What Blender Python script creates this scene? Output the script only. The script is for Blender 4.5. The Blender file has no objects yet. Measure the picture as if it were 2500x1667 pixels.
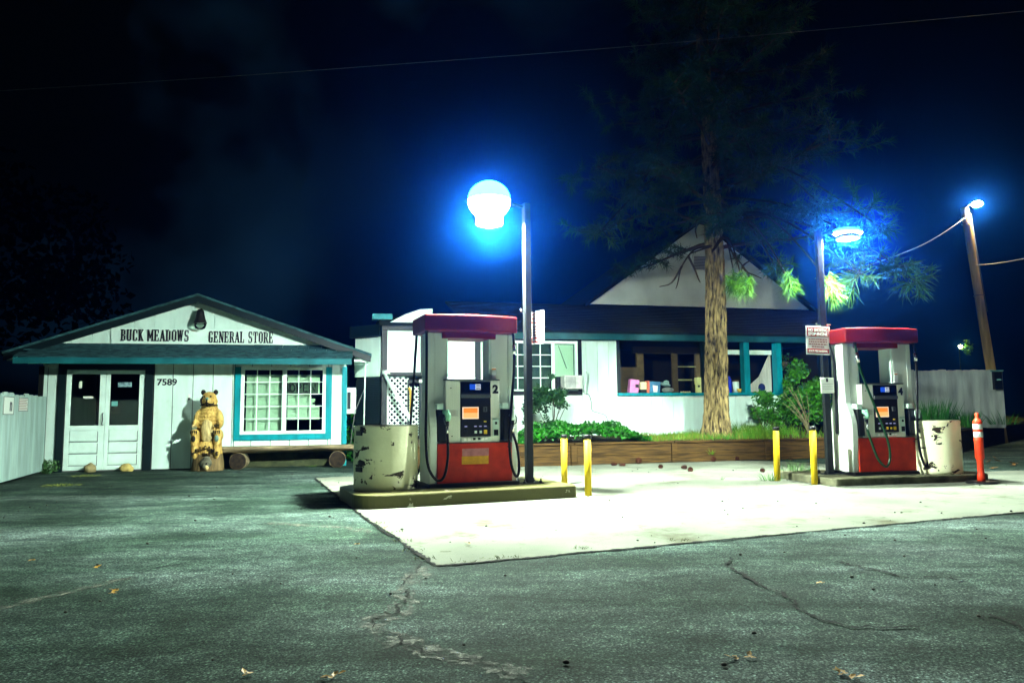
import bpy, bmesh, math, random
from mathutils import Vector, Matrix, noise as mnoise
random.seed(7)
SC = bpy.context.scene
COL = SC.collection
R = math.radians
PI = math.pi

# ------------------------------------------------------------------ camera
CAMZ = 1.15
cam = bpy.data.cameras.new('camera'); cam.lens = 26.0; cam.sensor_width = 36.0
cam.clip_end = 600; cam.clip_start = 0.05
camo = bpy.data.objects.new('camera', cam); COL.objects.link(camo)
camo.matrix_world = Matrix.Translation((0, 0, CAMZ)) @ Matrix.Rotation(R(90 + 5.44), 4, 'X') @ Matrix.Rotation(-0.010, 4, 'Z')
SC.camera = camo

# surveying helpers: turn a sighted direction into a place on the ground, or at a distance
_M = camo.matrix_world.to_3x3()
def ray(u, v):
    return _M @ Vector(((u - 1250) / 1806.0, (833.5 - v) / 1806.0, -1.0))
def G(u, v, z=0.0):
    d = ray(u, v); k = (z - CAMZ) / d.z
    return Vector((d.x * k, d.y * k, z))
def W(u, v, Y):
    d = ray(u, v); k = Y / d.y
    return Vector((d.x * k, Y, CAMZ + d.z * k))

# ------------------------------------------------------------------ materials
MATS = {}
def mat(name, col, rough=0.6, metal=0.0, var=None, bump=None, spec=0.15, emis=None, sub=0.0):
    """var = (scale, amount, second colour or None); bump = (scale, strength, distance)"""
    if name in MATS: return MATS[name]
    m = bpy.data.materials.new(name); m.use_nodes = True
    nt = m.node_tree; b = nt.nodes['Principled BSDF']
    b.inputs['Base Color'].default_value = (*col, 1)
    b.inputs['Roughness'].default_value = rough
    b.inputs['Metallic'].default_value = metal
    b.inputs['Specular IOR Level'].default_value = spec
    if emis:
        b.inputs['Emission Color'].default_value = (*emis[0], 1)
        b.inputs['Emission Strength'].default_value = emis[1]
    tc = nt.nodes.new('ShaderNodeTexCoord')
    if var:
        sc, amt = var[0], var[1]
        second = var[2] if len(var) > 2 and var[2] else tuple(c * (1 - amt) for c in col)
        n = nt.nodes.new('ShaderNodeTexNoise'); n.inputs['Detail'].default_value = 6
        if isinstance(sc, (tuple, list)):
            mp = nt.nodes.new('ShaderNodeMapping'); mp.inputs['Scale'].default_value = sc
            nt.links.new(tc.outputs['Object'], mp.inputs['Vector']); nt.links.new(mp.outputs[0], n.inputs['Vector'])
            n.inputs['Scale'].default_value = 1.0
        else:
            nt.links.new(tc.outputs['Object'], n.inputs['Vector']); n.inputs['Scale'].default_value = sc
        rp = nt.nodes.new('ShaderNodeValToRGB')
        rp.color_ramp.elements[0].position = 0.33; rp.color_ramp.elements[1].position = 0.67
        rp.color_ramp.elements[0].color = (*second, 1); rp.color_ramp.elements[1].color = (*col, 1)
        nt.links.new(n.outputs['Fac'], rp.inputs['Fac']); nt.links.new(rp.outputs['Color'], b.inputs['Base Color'])
    if bump:
        n2 = nt.nodes.new('ShaderNodeTexNoise'); n2.inputs['Detail'].default_value = 8
        if isinstance(bump[0], (tuple, list)):
            mp = nt.nodes.new('ShaderNodeMapping'); mp.inputs['Scale'].default_value = bump[0]
            nt.links.new(tc.outputs['Object'], mp.inputs['Vector']); nt.links.new(mp.outputs[0], n2.inputs['Vector'])
            n2.inputs['Scale'].default_value = 1.0
        else:
            nt.links.new(tc.outputs['Object'], n2.inputs['Vector']); n2.inputs['Scale'].default_value = bump[0]
        bp = nt.nodes.new('ShaderNodeBump'); bp.inputs['Strength'].default_value = bump[1]
        bp.inputs['Distance'].default_value = bump[2] if len(bump) > 2 else 0.02
        nt.links.new(n2.outputs['Fac'], bp.inputs['Height']); nt.links.new(bp.outputs[0], b.inputs['Normal'])
    MATS[name] = m
    return m

def flaking(name, base, under, scale, thr, streak=True):
    """old paint with chipped-off flakes"""
    m = mat(name, base, 0.55, bump=(14, 0.5, 0.01))
    nt = m.node_tree; b = nt.nodes['Principled BSDF']; tc = [n for n in nt.nodes if n.type == 'TEX_COORD'][0]
    mp = nt.nodes.new('ShaderNodeMapping'); mp.inputs['Scale'].default_value = scale
    n = nt.nodes.new('ShaderNodeTexNoise'); n.inputs['Detail'].default_value = 9; n.inputs['Roughness'].default_value = 0.62
    n.inputs['Scale'].default_value = 1; n.inputs['Distortion'].default_value = 0.6
    nt.links.new(tc.outputs['Object'], mp.inputs['Vector']); nt.links.new(mp.outputs[0], n.inputs['Vector'])
    rp = nt.nodes.new('ShaderNodeValToRGB')
    e = rp.color_ramp.elements
    e[0].position = thr; e[0].color = (*base, 1); e[1].position = thr + 0.012; e[1].color = (*under, 1)
    nt.links.new(n.outputs['Fac'], rp.inputs['Fac'])
    n2 = nt.nodes.new('ShaderNodeTexNoise'); n2.inputs['Scale'].default_value = 3; n2.inputs['Detail'].default_value = 7
    nt.links.new(tc.outputs['Object'], n2.inputs['Vector'])
    mx = nt.nodes.new('ShaderNodeMix'); mx.data_type = 'RGBA'; mx.blend_type = 'MULTIPLY'
    mx.inputs['B'].default_value = (0.72, 0.70, 0.6, 1)
    nt.links.new(n2.outputs['Fac'], mx.inputs['Factor']); nt.links.new(rp.outputs['Color'], mx.inputs['A'])
    nt.links.new(mx.outputs['Result'], b.inputs['Base Color'])
    return m

white = mat('white_paint', (.58, .77, .70), .6, var=((5, 5, .9), .18), bump=((40, 40, 6), .25, .004))
white_clean = mat('white_trim_paint', (.62, .80, .73), .5, var=(6, .12))
teal = mat('teal_paint', (.001, .22, .27), .45, var=((8, 8, 2), .35), bump=(30, .2, .004))
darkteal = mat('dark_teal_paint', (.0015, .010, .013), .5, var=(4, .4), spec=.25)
blacktrim = mat('black_trim_paint', (.003, .005, .005), .6, var=(5, .3), spec=.2)
shingle = mat('roof_shingles', (.028, .095, .112), .9, var=((6, 14, 14), .7), bump=((20, 30, 30), .6, .02))
darkroof = mat('dark_roofing', (.006, .012, .010), .95, var=((2, 5, 5), .6), bump=(14, .6, .03))
letter = mat('sign_letter_paint', (.012, .012, .016), .5)
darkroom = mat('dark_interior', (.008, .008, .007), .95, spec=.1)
tan = mat('tan_board', (.10, .075, .035), .8, var=((2, 2, 6), .3))
blindm = mat('blind_slats', (.52, .68, .54), .6)
chrome = mat('chrome', (.7, .72, .72), .25, 1.0, spec=.5)
steel = mat('brushed_panel', (.74, .77, .68), .5, .0, var=((60, 60, 2), .1))
blackpl = mat('black_plastic', (.004, .0045, .005), .4, spec=.3)
rubber = mat('hose_rubber', (.004, .0045, .005), .35)
greenrub = mat('green_hose_rubber', (.001, .022, .006), .3, spec=.3)
greenpl = mat('green_plastic', (.25, .55, .38), .4)
redpanel = mat('red_panel', (.46, .024, .003), .5, var=(7, .35), bump=(60, .12, .002), spec=.2)
redcan = mat('red_canopy', (.19, .005, .005), .5, var=(3, .3), spec=.15)
palebody = mat('pale_metal_body', (.66, .74, .69), .45, .0, var=((3, 3, 1), .15))
postblk = mat('black_post_paint', (.013, .016, .018), .5, var=(6, .4), bump=(30, .15, .003), spec=.12)
yellow = flaking('yellow_bollard_paint', (.55, .38, .012), (.09, .07, .03), (16, 16, 7), .68)
drumpaint = flaking('cream_drum_paint', (.80, .82, .60), (.03, .022, .012), (4.4, 4.4, 7.2), .592)
concrete = mat('island_concrete', (.16, .16, .10), .85, var=(5, .5, (.05, .05, .025)), bump=(35, .5, .012))
timber = mat('timber_boards', (.066, .036, .009), .9, var=((2, 10, 26), .75), bump=((3, 14, 40), .5, .01))
logm = mat('weathered_log', (.30, .24, .14), .8, var=((2.5, 18, 18), .8), bump=((5, 40, 40), .8, .015))
logend = mat('log_end_grain', (.022, .015, .009), .9, var=(16, .7), bump=(30, .6, .01))
carved = mat('carved_wood', (.50, .345, .095), .7, var=((12, 12, 7), .45, (.27, .155, .03)), bump=((34, 34, 13), 1.0, .03), spec=.25)
carvedpale = mat('carved_pale_wood', (.52, .40, .17), .65, var=((16, 16, 6), .5), bump=((30, 30, 11), 1.0, .025))
carveddark = mat('carved_dark_wood', (.012, .009, .005), .6, var=(12, .5))
carvedgrey = mat('grey_stump_wood', (.20, .14, .06), .8, var=((20, 20, 3), .65), bump=((34, 34, 5), .9, .015))
soil = mat('soil', (.07, .05, .02), .95, var=(6, .5), bump=(18, .9, .04))
leafg = mat('ivy_leaf', (.012, .125, .004), .5, var=(5, .8), spec=.2)
leafl = mat('shrub_leaf', (.035, .17, .006), .5, var=(5, .75), spec=.2)
leafd = mat('rose_leaf', (.013, .058, .009), .55, var=(6, .6), spec=.2)
grassm = mat('grass_blade', (.10, .15, .015), .55, var=(4, .6, (.04, .10, .008)), spec=.15)
grassdry = mat('dry_grass', (.20, .18, .035), .6, var=(4, .5))
stemm = mat('stem_bark', (.03, .022, .012), .85)
deadstem = mat('dry_stem', (.15, .13, .07), .85)
needle = mat('pine_needle', (.012, .055, .012), .6, var=(2, .5), spec=.15)
needled = mat('dusky_needle', (.035, .085, .03), .6, var=(1.3, .5))
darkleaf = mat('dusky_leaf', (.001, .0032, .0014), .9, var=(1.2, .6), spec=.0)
orange = mat('orange_plastic', (.62, .035, .006), .5, var=(6, .25), spec=.25)
reflective = mat('reflective_band', (.6, .64, .64), .3, var=(30, .3))
signwhite = mat('sign_white', (.62, .66, .60), .4)
signred = mat('sign_red', (.26, .008, .006), .45)
signink = mat('sign_grey_ink', (.22, .10, .09), .6)
conem = mat('pine_cone', (.05, .015, .006), .8, var=(30, .5))
leafy = mat('fallen_yellow_leaf', (.28, .15, .008), .6, var=(10, .4))
leafbr = mat('fallen_brown_leaf', (.12, .06, .015), .7, var=(10, .4))
polewood = mat('pole_wood', (.62, .42, .16), .8, var=((9, 9, .9), .5), bump=((40, 40, 3), .8, .02))
greywood = mat('grey_fence_wood', (.40, .45, .42), .8, var=((4, 4, .7), .45), bump=((30, 30, 2), .6, .01))
wirem = mat('wire', (.12, .13, .13), .5, .3)
graymetal = mat('grey_metal', (.10, .11, .11), .4, .6)
acm = mat('ac_shell', (.45, .48, .44), .6, var=(9, .4))
gablem = mat('pale_gable_boards', (.72, .80, .72), .85, var=((1.2, 3, 1.2), .25), bump=((8, 8, 1.5), .4, .02))
rockm = mat('yellow_rock', (.48, .38, .12), .8, var=(8, .4), bump=(14, .8, .03))

def glass_mat():
    m = bpy.data.materials.new('window_glass'); m.use_nodes = True
    nt = m.node_tree; nt.nodes.clear()
    o = nt.nodes.new('ShaderNodeOutputMaterial'); t = nt.nodes.new('ShaderNodeBsdfTransparent')
    t.inputs['Color'].default_value = (.86, .92, .88, 1)
    g = nt.nodes.new('ShaderNodeBsdfGlossy'); g.inputs['Roughness'].default_value = .03
    f = nt.nodes.new('ShaderNodeFresnel'); f.inputs['IOR'].default_value = 1.5
    x = nt.nodes.new('ShaderNodeMixShader')
    nt.links.new(f.outputs[0], x.inputs['Fac']); nt.links.new(t.outputs[0], x.inputs[1]); nt.links.new(g.outputs[0], x.inputs[2])
    nt.links.new(x.outputs[0], o.inputs['Surface'])
    return m
glass = glass_mat()

def emit(name, col, s):
    m = bpy.data.materials.new(name); m.use_nodes = True
    nt = m.node_tree; nt.nodes.clear()
    o = nt.nodes.new('ShaderNodeOutputMaterial'); e = nt.nodes.new('ShaderNodeEmission')
    e.inputs['Color'].default_value = (*col, 1); e.inputs['Strength'].default_value = s
    nt.links.new(e.outputs[0], o.inputs['Surface'])
    MATS[name] = m
    return m

# ------------------------------------------------------------------ mesh building
class MB:
    def __init__(s): s.v = []; s.f = []; s.smooth = set()
    def box(s, x0, x1, y0, y1, z0, z1, M=None):
        n = len(s.v)
        vs = [Vector(p) for p in ((x0,y0,z0),(x1,y0,z0),(x1,y1,z0),(x0,y1,z0),(x0,y0,z1),(x1,y0,z1),(x1,y1,z1),(x0,y1,z1))]
        if M is not None: vs = [M @ p for p in vs]
        s.v += vs
        s.f += [tuple(n + i for i in q) for q in ((0,3,2,1),(4,5,6,7),(0,1,5,4),(1,2,6,5),(2,3,7,6),(3,0,4,7))]
        return s
    def poly(s, pts):
        n = len(s.v); s.v += [Vector(p) for p in pts]; s.f.append(tuple(range(n, n + len(pts)))); return s
    def prism_y(s, pts, y0, y1):          # outline in x-z, extruded along y
        n = len(s.v); k = len(pts)
        s.v += [Vector((a, y0, b)) for a, b in pts] + [Vector((a, y1, b)) for a, b in pts]
        s.f.append(tuple(range(n, n + k))); s.f.append(tuple(range(n + 2*k - 1, n + k - 1, -1)))
        for i in range(k): j = (i + 1) % k; s.f.append((n + i, n + k + i, n + k + j, n + j))
        return s
    def prism_x(s, pts, x0, x1):          # outline in y-z
        n = len(s.v); k = len(pts)
        s.v += [Vector((x0, a, b)) for a, b in pts] + [Vector((x1, a, b)) for a, b in pts]
        s.f.append(tuple(range(n, n + k))); s.f.append(tuple(range(n + 2*k - 1, n + k - 1, -1)))
        for i in range(k): j = (i + 1) % k; s.f.append((n + i, n + k + i, n + k + j, n + j))
        return s
    def prism_z(s, pts, z0, z1):
        n = len(s.v); k = len(pts)
        s.v += [Vector((a, b, z0)) for a, b in pts] + [Vector((a, b, z1)) for a, b in pts]
        s.f.append(tuple(range(n, n + k))); s.f.append(tuple(range(n + 2*k - 1, n + k - 1, -1)))
        for i in range(k): j = (i + 1) % k; s.f.append((n + i, n + k + i, n + k + j, n + j))
        return s
    def tube(s, pts, r, seg=10, cap=True):
        pts = [Vector(p) for p in pts]; n0 = len(s.v); k = len(pts)
        rs = r if isinstance(r, (list, tuple)) else [r] * k
        up = None
        for i, p in enumerate(pts):
            d = (pts[min(i+1, k-1)] - pts[max(i-1, 0)])
            if d.length < 1e-9: d = Vector((0, 0, 1))
            d.normalize()
            if up is None: up = d.orthogonal().normalized()
            else:
                up = up - d * up.dot(d)
                up = up.normalized() if up.length > 1e-6 else d.orthogonal().normalized()
            w = d.cross(up)
            for j in range(seg):
                a = 2*PI*j/seg; s.v.append(p + (up*math.cos(a) + w*math.sin(a)) * rs[i])
        for i in range(k-1):
            for j in range(seg):
                a = n0 + i*seg + j; b = n0 + i*seg + (j+1) % seg
                s.smooth.add(len(s.f)); s.f.append((a, b, b+seg, a+seg))
        if cap:
            s.f.append(tuple(n0 + j for j in reversed(range(seg)))); s.f.append(tuple(n0 + (k-1)*seg + j for j in range(seg)))
        return s
    def lathe(s, prof, c=(0,0,0), seg=32, cap=True):   # prof = [(r,z)...]
        n0 = len(s.v); k = len(prof); c = Vector(c)
        for r, z in prof:
            for j in range(seg):
                a = 2*PI*j/seg; s.v.append(c + Vector((r*math.cos(a), r*math.sin(a), z)))
        for i in range(k-1):
            for j in range(seg):
                a = n0+i*seg+j; b = n0+i*seg+(j+1) % seg
                s.smooth.add(len(s.f)); s.f.append((a, b, b+seg, a+seg))
        if cap:
            s.f.append(tuple(n0+j for j in reversed(range(seg)))); s.f.append(tuple(n0+(k-1)*seg+j for j in range(seg)))
        return s
    def ell(s, c, r, seg=20, rings=12, M=None):
        n0 = len(s.v); c = Vector(c)
        for i in range(rings+1):
            t = PI*i/rings
            for j in range(seg):
                a = 2*PI*j/seg
                p = Vector((r[0]*math.sin(t)*math.cos(a), r[1]*math.sin(t)*math.sin(a), r[2]*math.cos(t)))
                if M is not None: p = M @ p
                s.v.append(c + p)
        for i in range(rings):
            for j in range(seg):
                a = n0+i*seg+j; b = n0+i*seg+(j+1) % seg
                s.smooth.add(len(s.f)); s.f.append((a, a+seg, b+seg, b))
        return s
    def leaf(s, p, d, n, L, w):           # a pointed folded leaf
        k = len(s.v); side = d.cross(n)
        if side.length < 1e-6: side = d.orthogonal()
        side.normalize()
        s.v += [p, p + d*L*.45 + side*w + n*L*.06, p + d*L, p + d*L*.45 - side*w + n*L*.06]
        s.f.append((k, k+1, k+2, k+3)); return s
    def blade(s, p, d, L, w, side, bend):
        k = len(s.v)
        q = p + d*L*.55; t = p + d*L + bend
        s.v += [p - side*w, p + side*w, q + side*w*.7 + bend*.3, q - side*w*.7 + bend*.3, t]
        s.f += [(k, k+1, k+2, k+3), (k+3, k+2, k+4)]; return s
    def build(s, name, m, parent=None, bevel=0, smooth=False, loc=None):
        me = bpy.data.meshes.new(name)
        me.from_pydata([tuple(p) for p in s.v], [], s.f)
        me.materials.append(m)
        for i, p in enumerate(me.polygons):
            if smooth or i in s.smooth: p.use_smooth = True
        me.validate()
        if len(s.f) < 20000:
            bm = bmesh.new(); bm.from_mesh(me)
            if not getattr(s, 'open', False): bmesh.ops.recalc_face_normals(bm, faces=bm.faces)
            bm.to_mesh(me); bm.free()
        o = bpy.data.objects.new(name, me); COL.objects.link(o)
        if parent: o.parent = parent
        if loc: o.location = loc
        if bevel:
            b = o.modifiers.new('bevel', 'BEVEL'); b.width = bevel; b.segments = 2; b.limit_method = 'ANGLE'; b.angle_limit = R(40)
        return o
def box(name, m, parent, x0, x1, y0, y1, z0, z1, bevel=0):
    return MB().box(x0, x1, y0, y1, z0, z1).build(name, m, parent, bevel)

def tag(o, label=None, cat=None, group=None, kind=None):
    if label: o['label'] = label
    if cat: o['category'] = cat
    if group: o['group'] = group
    if kind: o['kind'] = kind
    return o
def thing(name, label, cat, loc, rz=0, group=None):
    o = bpy.data.objects.new(name, None); o.empty_display_size = .2; COL.objects.link(o)
    o.location = loc; o.rotation_euler = (0, 0, R(rz))
    return tag(o, label, cat, group)
def copy_tree(o, parent=None):
    c = o.copy(); COL.objects.link(c)
    if parent: c.parent = parent
    for ch in list(o.children): copy_tree(ch, c)
    return c

def text(name, s, m, parent, x, y, z, h, w=None, bold=0.0, depth=.004, rotM=None):
    """lettering facing -y; lower left corner at x,z; scaled to height h and optional width w"""
    cu = bpy.data.curves.new(name, 'FONT'); cu.body = s; cu.size = 1; cu.extrude = .02; cu.offset = bold; cu.resolution_u = 4
    t = bpy.data.objects.new(name, cu); COL.objects.link(t)
    bpy.context.view_layer.update()
    me = bpy.data.meshes.new_from_object(t.evaluated_get(bpy.context.evaluated_depsgraph_get()))
    bpy.data.objects.remove(t)
    xs = [v.co.x for v in me.vertices]; ys = [v.co.y for v in me.vertices]
    x0, x1, y0, y1 = min(xs), max(xs), min(ys), max(ys)
    sy = h / (y1 - y0); sx = (w / (x1 - x0)) if w else sy
    for v in me.vertices:
        a, b, c = v.co
        v.co = Vector((x + (a - x0)*sx, y - (c/.02 + 1)*depth/2, z + (b - y0)*sy))
    me.materials.clear(); me.materials.append(m)
    o = bpy.data.objects.new(name, me); COL.objects.link(o)
    if parent: o.parent = parent
    return o

# western slab letters: heavy stems, thin bars, slab serifs
def _stem(x, y0=0., y1=1.): return [(x, y0, x, y1, .20)]
def _ser(x, y, w=.34): return [(x - w/2, y, x + w/2, y, .09)]
def _foot(x): return _ser(x, .045) + _ser(x, .955)
GL = {
 'B': _stem(.17) + _foot(.15) + [(.2,.955,.46,.955,.09),(.2,.5,.46,.5,.09),(.2,.045,.46,.045,.09),(.5,.55,.5,.92,.17),(.52,.08,.52,.46,.17)],
 'U': _stem(.16,.1) + _stem(.52,.1) + _ser(.16,.955,.3) + _ser(.52,.955,.26) + [(.14,.06,.54,.06,.12)],
 'C': _stem(.17,.08,.92) + [(.15,.95,.5,.95,.1),(.15,.05,.5,.05,.1),(.53,.68,.53,.93,.14),(.53,.07,.53,.3,.14)],
 'K': _stem(.17) + _foot(.16) + [(.2,.42,.52,.93,.12),(.3,.55,.54,.06,.19)] + _ser(.53,.955,.24) + _ser(.54,.045,.28),
 'M': [(.14,0,.14,1,.15),(.66,0,.66,1,.19),(.16,.97,.4,.25,.17),(.4,.25,.64,.97,.12)] + _ser(.14,.045,.26) + _ser(.66,.045,.3) + _ser(.12,.955,.2)+_ser(.68,.955,.24),
 'E': _stem(.17) + _foot(.15) + [(.2,.955,.52,.955,.09),(.2,.5,.42,.5,.09),(.2,.045,.52,.045,.09),(.54,.7,.54,1,.1),(.55,0,.55,.3,.1),(.42,.38,.42,.62,.09)],
 'A': [(.12,.03,.33,.97,.1),(.33,.97,.56,.03,.21),(.2,.32,.48,.32,.08)] + _ser(.1,.045,.24) + _ser(.56,.045,.3),
 'D': _stem(.17) + _foot(.15) + [(.2,.955,.44,.955,.09),(.2,.045,.44,.045,.09),(.52,.1,.52,.9,.19)],
 'O': [(.16,.12,.16,.88,.2),(.54,.12,.54,.88,.2),(.18,.945,.52,.945,.11),(.18,.055,.52,.055,.11)],
 'W': [(.1,.97,.24,.03,.18),(.24,.05,.4,.9,.11),(.4,.92,.55,.03,.18),(.55,.05,.7,.97,.1)] + _ser(.1,.955,.26)+_ser(.42,.955,.2)+_ser(.7,.955,.22),
 'S': [(.16,.55,.16,.9,.17),(.52,.1,.52,.45,.18),(.15,.95,.5,.95,.1),(.17,.5,.5,.5,.14),(.15,.05,.5,.05,.1),(.53,.72,.53,1,.11),(.14,0,.14,.28,.11)],
 'G': _stem(.17,.08,.92) + [(.15,.95,.5,.95,.1),(.15,.05,.5,.05,.1),(.53,.7,.53,.95,.12),(.52,.03,.52,.42,.18)] + _ser(.5,.42,.3),
 'N': [(.13,0,.13,1,.12),(.15,.97,.54,.05,.2),(.56,0,.56,1,.12)] + _ser(.13,.045,.26)+_ser(.1,.955,.22)+_ser(.56,.955,.28),
 'R': _stem(.17) + _foot(.15) + [(.2,.955,.46,.955,.09),(.2,.48,.46,.48,.09),(.5,.53,.5,.92,.17),(.42,.46,.56,.04,.18)] + _ser(.58,.045,.2),
 'L': _stem(.17) + _foot(.16) + [(.2,.045,.52,.045,.09),(.54,0,.54,.34,.11)],
 'T': _stem(.33) + _ser(.33,.045,.36) + [(.06,.955,.6,.955,.09),(.07,.66,.07,1,.09),(.59,.66,.59,1,.09)],
}
def slab(name, s, m, parent, x, y, z, w, h):
    mb = MB(); tot = 0; adv = []
    for ch in s:
        a = .38 if ch == ' ' else (.86 if ch in 'MW' else .73)
        adv.append(a); tot += a
    sx = w / tot; cx = 0; k = 0
    for ch, a in zip(s, adv):
        for x0, y0, x1, y1, t in GL.get(ch, []):
            d = Vector((x1-x0, y1-y0)); L = d.length; d /= L; n = Vector((-d.y, d.x))*t/2
            off = .0006*(k % 9); k += 1
            q = [(x0+n.x, y0+n.y), (x0-n.x, y0-n.y), (x1-n.x, y1-n.y), (x1+n.x, y1+n.y)]
            mb.prism_y([(x + (cx+p[0])*sx, z + p[1]*h) for p in q], y - .012 - off, y)
        cx += a
    return mb.build(name, m, parent)

def rnd(a, b): return random.uniform(a, b)
def rdir():
    while True:
        v = Vector((rnd(-1,1), rnd(-1,1), rnd(-1,1)))
        if .05 < v.length < 1: return v.normalized()
# ================================================================== GROUND
def asphalt_mat():
    m = bpy.data.materials.new('asphalt'); m.use_nodes = True
    nt = m.node_tree; b = nt.nodes['Principled BSDF']; L = nt.links.new
    tc = nt.nodes.new('ShaderNodeTexCoord')
    def nz(scale, det=8, rough=.6, vec=None, dist=0):
        n = nt.nodes.new('ShaderNodeTexNoise'); n.inputs['Scale'].default_value = scale
        n.inputs['Detail'].default_value = det; n.inputs['Roughness'].default_value = rough; n.inputs['Distortion'].default_value = dist
        L(vec or tc.outputs['Object'], n.inputs['Vector']); return n
    def ramp(src, stops):
        r = nt.nodes.new('ShaderNodeValToRGB'); e = r.color_ramp.elements
        while len(e) < len(stops): e.new(.5)
        for q, (p, c) in zip(e, stops): q.position = p; q.color = (*c, 1)
        L(src, r.inputs['Fac']); return r
    def mix(mode, f, A, B):
        x = nt.nodes.new('ShaderNodeMix'); x.data_type = 'RGBA'; x.blend_type = mode
        if isinstance(f, float): x.inputs['Factor'].default_value = f
        else: L(f, x.inputs['Factor'])
        L(A, x.inputs['A']); L(B, x.inputs['B']); return x
    mp = nt.nodes.new('ShaderNodeMapping'); mp.inputs['Scale'].default_value = (.35, 1.2, 1); mp.inputs['Rotation'].default_value = (0, 0, R(-14))
    L(tc.outputs['Object'], mp.inputs['Vector'])
    big = ramp(nz(.9, 9, .62, mp.outputs[0], .4).outputs['Fac'], [(.34, (.010,.020,.012)), (.50, (.026,.042,.033)), (.68, (.066,.088,.080))])
    gran = ramp(nz(85, 4, .75).outputs['Fac'], [(.38, (.25,.27,.26)), (.5, (.85,.87,.87)), (.64, (2.6,2.6,2.75))])
    c1 = mix('MULTIPLY', 1.0, big.outputs['Color'], gran.outputs['Color'])
    vo = nt.nodes.new('ShaderNodeTexVoronoi'); vo.inputs['Scale'].default_value = 70; L(tc.outputs['Object'], vo.inputs['Vector'])
    chip = ramp(vo.outputs['Distance'], [(.10, (1.7,1.75,1.75)), (.26, (1.05,1.05,1.05)), (.60, (.6,.6,.6))])
    c1 = mix('MULTIPLY', 1.0, c1.outputs['Result'], chip.outputs['Color'])
    vc = ramp(vo.outputs['Color'], [(.15, (.62,.62,.62)), (.55, (.95,.95,.95)), (.95, (2.1,2.15,2.2))])
    c1 = mix('MULTIPLY', 1.0, c1.outputs['Result'], vc.outputs['Color'])
    mid = ramp(nz(5, 8, .7).outputs['Fac'], [(.36, (.60,.64,.60)), (.5, (.95,.96,.95)), (.64, (1.4,1.4,1.4))])
    c1 = mix('MULTIPLY', 1.0, c1.outputs['Result'], ramp(nz(.42, 5, .6, None, .8).outputs['Fac'], [(.34, (.55,.62,.56)), (.5, (1,1,1)), (.66, (1.65,1.62,1.62))]).outputs['Color'])
    c1 = mix('MULTIPLY', 1.0, c1.outputs['Result'], ramp(nz(1.7, 7, .7, mp.outputs[0], 1.2).outputs['Fac'], [(.36, (.62,.66,.62)), (.5, (1,1,1)), (.64, (1.5,1.5,1.5))]).outputs['Color'])
    c2 = mix('MULTIPLY', 1.0, c1.outputs['Result'], mid.outputs['Color'])
    L(c2.outputs['Result'], b.inputs['Base Color'])
    b.inputs['Roughness'].default_value = .9; b.inputs['Specular IOR Level'].default_value = .04
    n1 = nz(60, 6, .8); n2 = nz(2.2, 6, .6)
    ad = nt.nodes.new('ShaderNodeMath'); ad.operation = 'MULTIPLY_ADD'; ad.inputs[1].default_value = .35
    L(n1.outputs['Fac'], ad.inputs[0]); L(n2.outputs['Fac'], ad.inputs[2])
    bp = nt.nodes.new('ShaderNodeBump'); bp.inputs['Strength'].default_value = .9; bp.inputs['Distance'].default_value = .035
    L(ad.outputs[0], bp.inputs['Height']); L(bp.outputs[0], b.inputs['Normal'])
    return m
asphalt = asphalt_mat()
tag(MB().poly([(-90,-6,0),(90,-6,0),(90,120,0),(-90,120,0)]).build('ground', asphalt), kind='structure')

padm = mat('concrete_pad_surface', (.125, .137, .110), .9, spec=0.0, var=((.9,.9,.9), .30), bump=(40, .3, .006))
def stains(m, scale, lo, hi, dark):
    nt = m.node_tree; b = nt.nodes['Principled BSDF']; L = nt.links.new; src = b.inputs['Base Color'].links[0].from_socket
    tc = nt.nodes.new('ShaderNodeTexCoord'); n = nt.nodes.new('ShaderNodeTexNoise'); n.inputs['Scale'].default_value = scale; n.inputs['Detail'].default_value = 10; n.inputs['Roughness'].default_value = .7
    L(tc.outputs['Object'], n.inputs['Vector'])
    r = nt.nodes.new('ShaderNodeValToRGB'); r.color_ramp.elements[0].position = lo; r.color_ramp.elements[1].position = hi
    r.color_ramp.elements[0].color = (*dark, 1); r.color_ramp.elements[1].color = (1, 1, 1, 1); L(n.outputs['Fac'], r.inputs['Fac'])
    x = nt.nodes.new('ShaderNodeMix'); x.data_type = 'RGBA'; x.blend_type = 'MULTIPLY'; x.inputs['Factor'].default_value = 1
    L(src, x.inputs['A']); L(r.outputs['Color'], x.inputs['B']); L(x.outputs['Result'], b.inputs['Base Color'])
stains(padm, 1.1, .30, .46, (.45, .42, .30)); stains(padm, 4.5, .30, .40, (.35, .30, .18)); stains(padm, 28, .28, .40, (.6, .58, .5))
stains(white, 1.1, .30, .42, (.82, .86, .80)); stains(white, 6, .26, .35, (.6, .62, .5))
pad_pts = [(-.58,5.7),(15,12.15),(12.6,14.3),(7.9,13.3),(5.9,16.6),(5.2,16.93),(-.2,15.58),(-3.54,13.4),(-1.72,8.55)]
def ragged(pts, step=.25, amp=.025):
    out = []
    for i, p in enumerate(pts):
        q = pts[(i+1) % len(pts)]; a, b = Vector(p), Vector(q); n = max(1, int((b-a).length/step)); d = (b-a).normalized(); pr = Vector((-d.y, d.x))
        for j in range(n):
            w = a + (b-a)*j/n
            out.append(tuple(w + pr*(mnoise.noise(Vector((w.x*2.3, w.y*2.3, 3)))*amp*2 if j else 0)))
    return out
tag(MB().prism_z(ragged(pad_pts), -.05, .006).build('concrete_pad', padm), kind='structure')
jointm = mat('joint_line', (.10, .095, .06), .9)
crackm = mat('crack_line', (.003, .004, .003), .95, spec=.05)
patchm = mat('crack_filler', (.080, .092, .070), .9, var=(14, .6), bump=(30, .5, .01))
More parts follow.
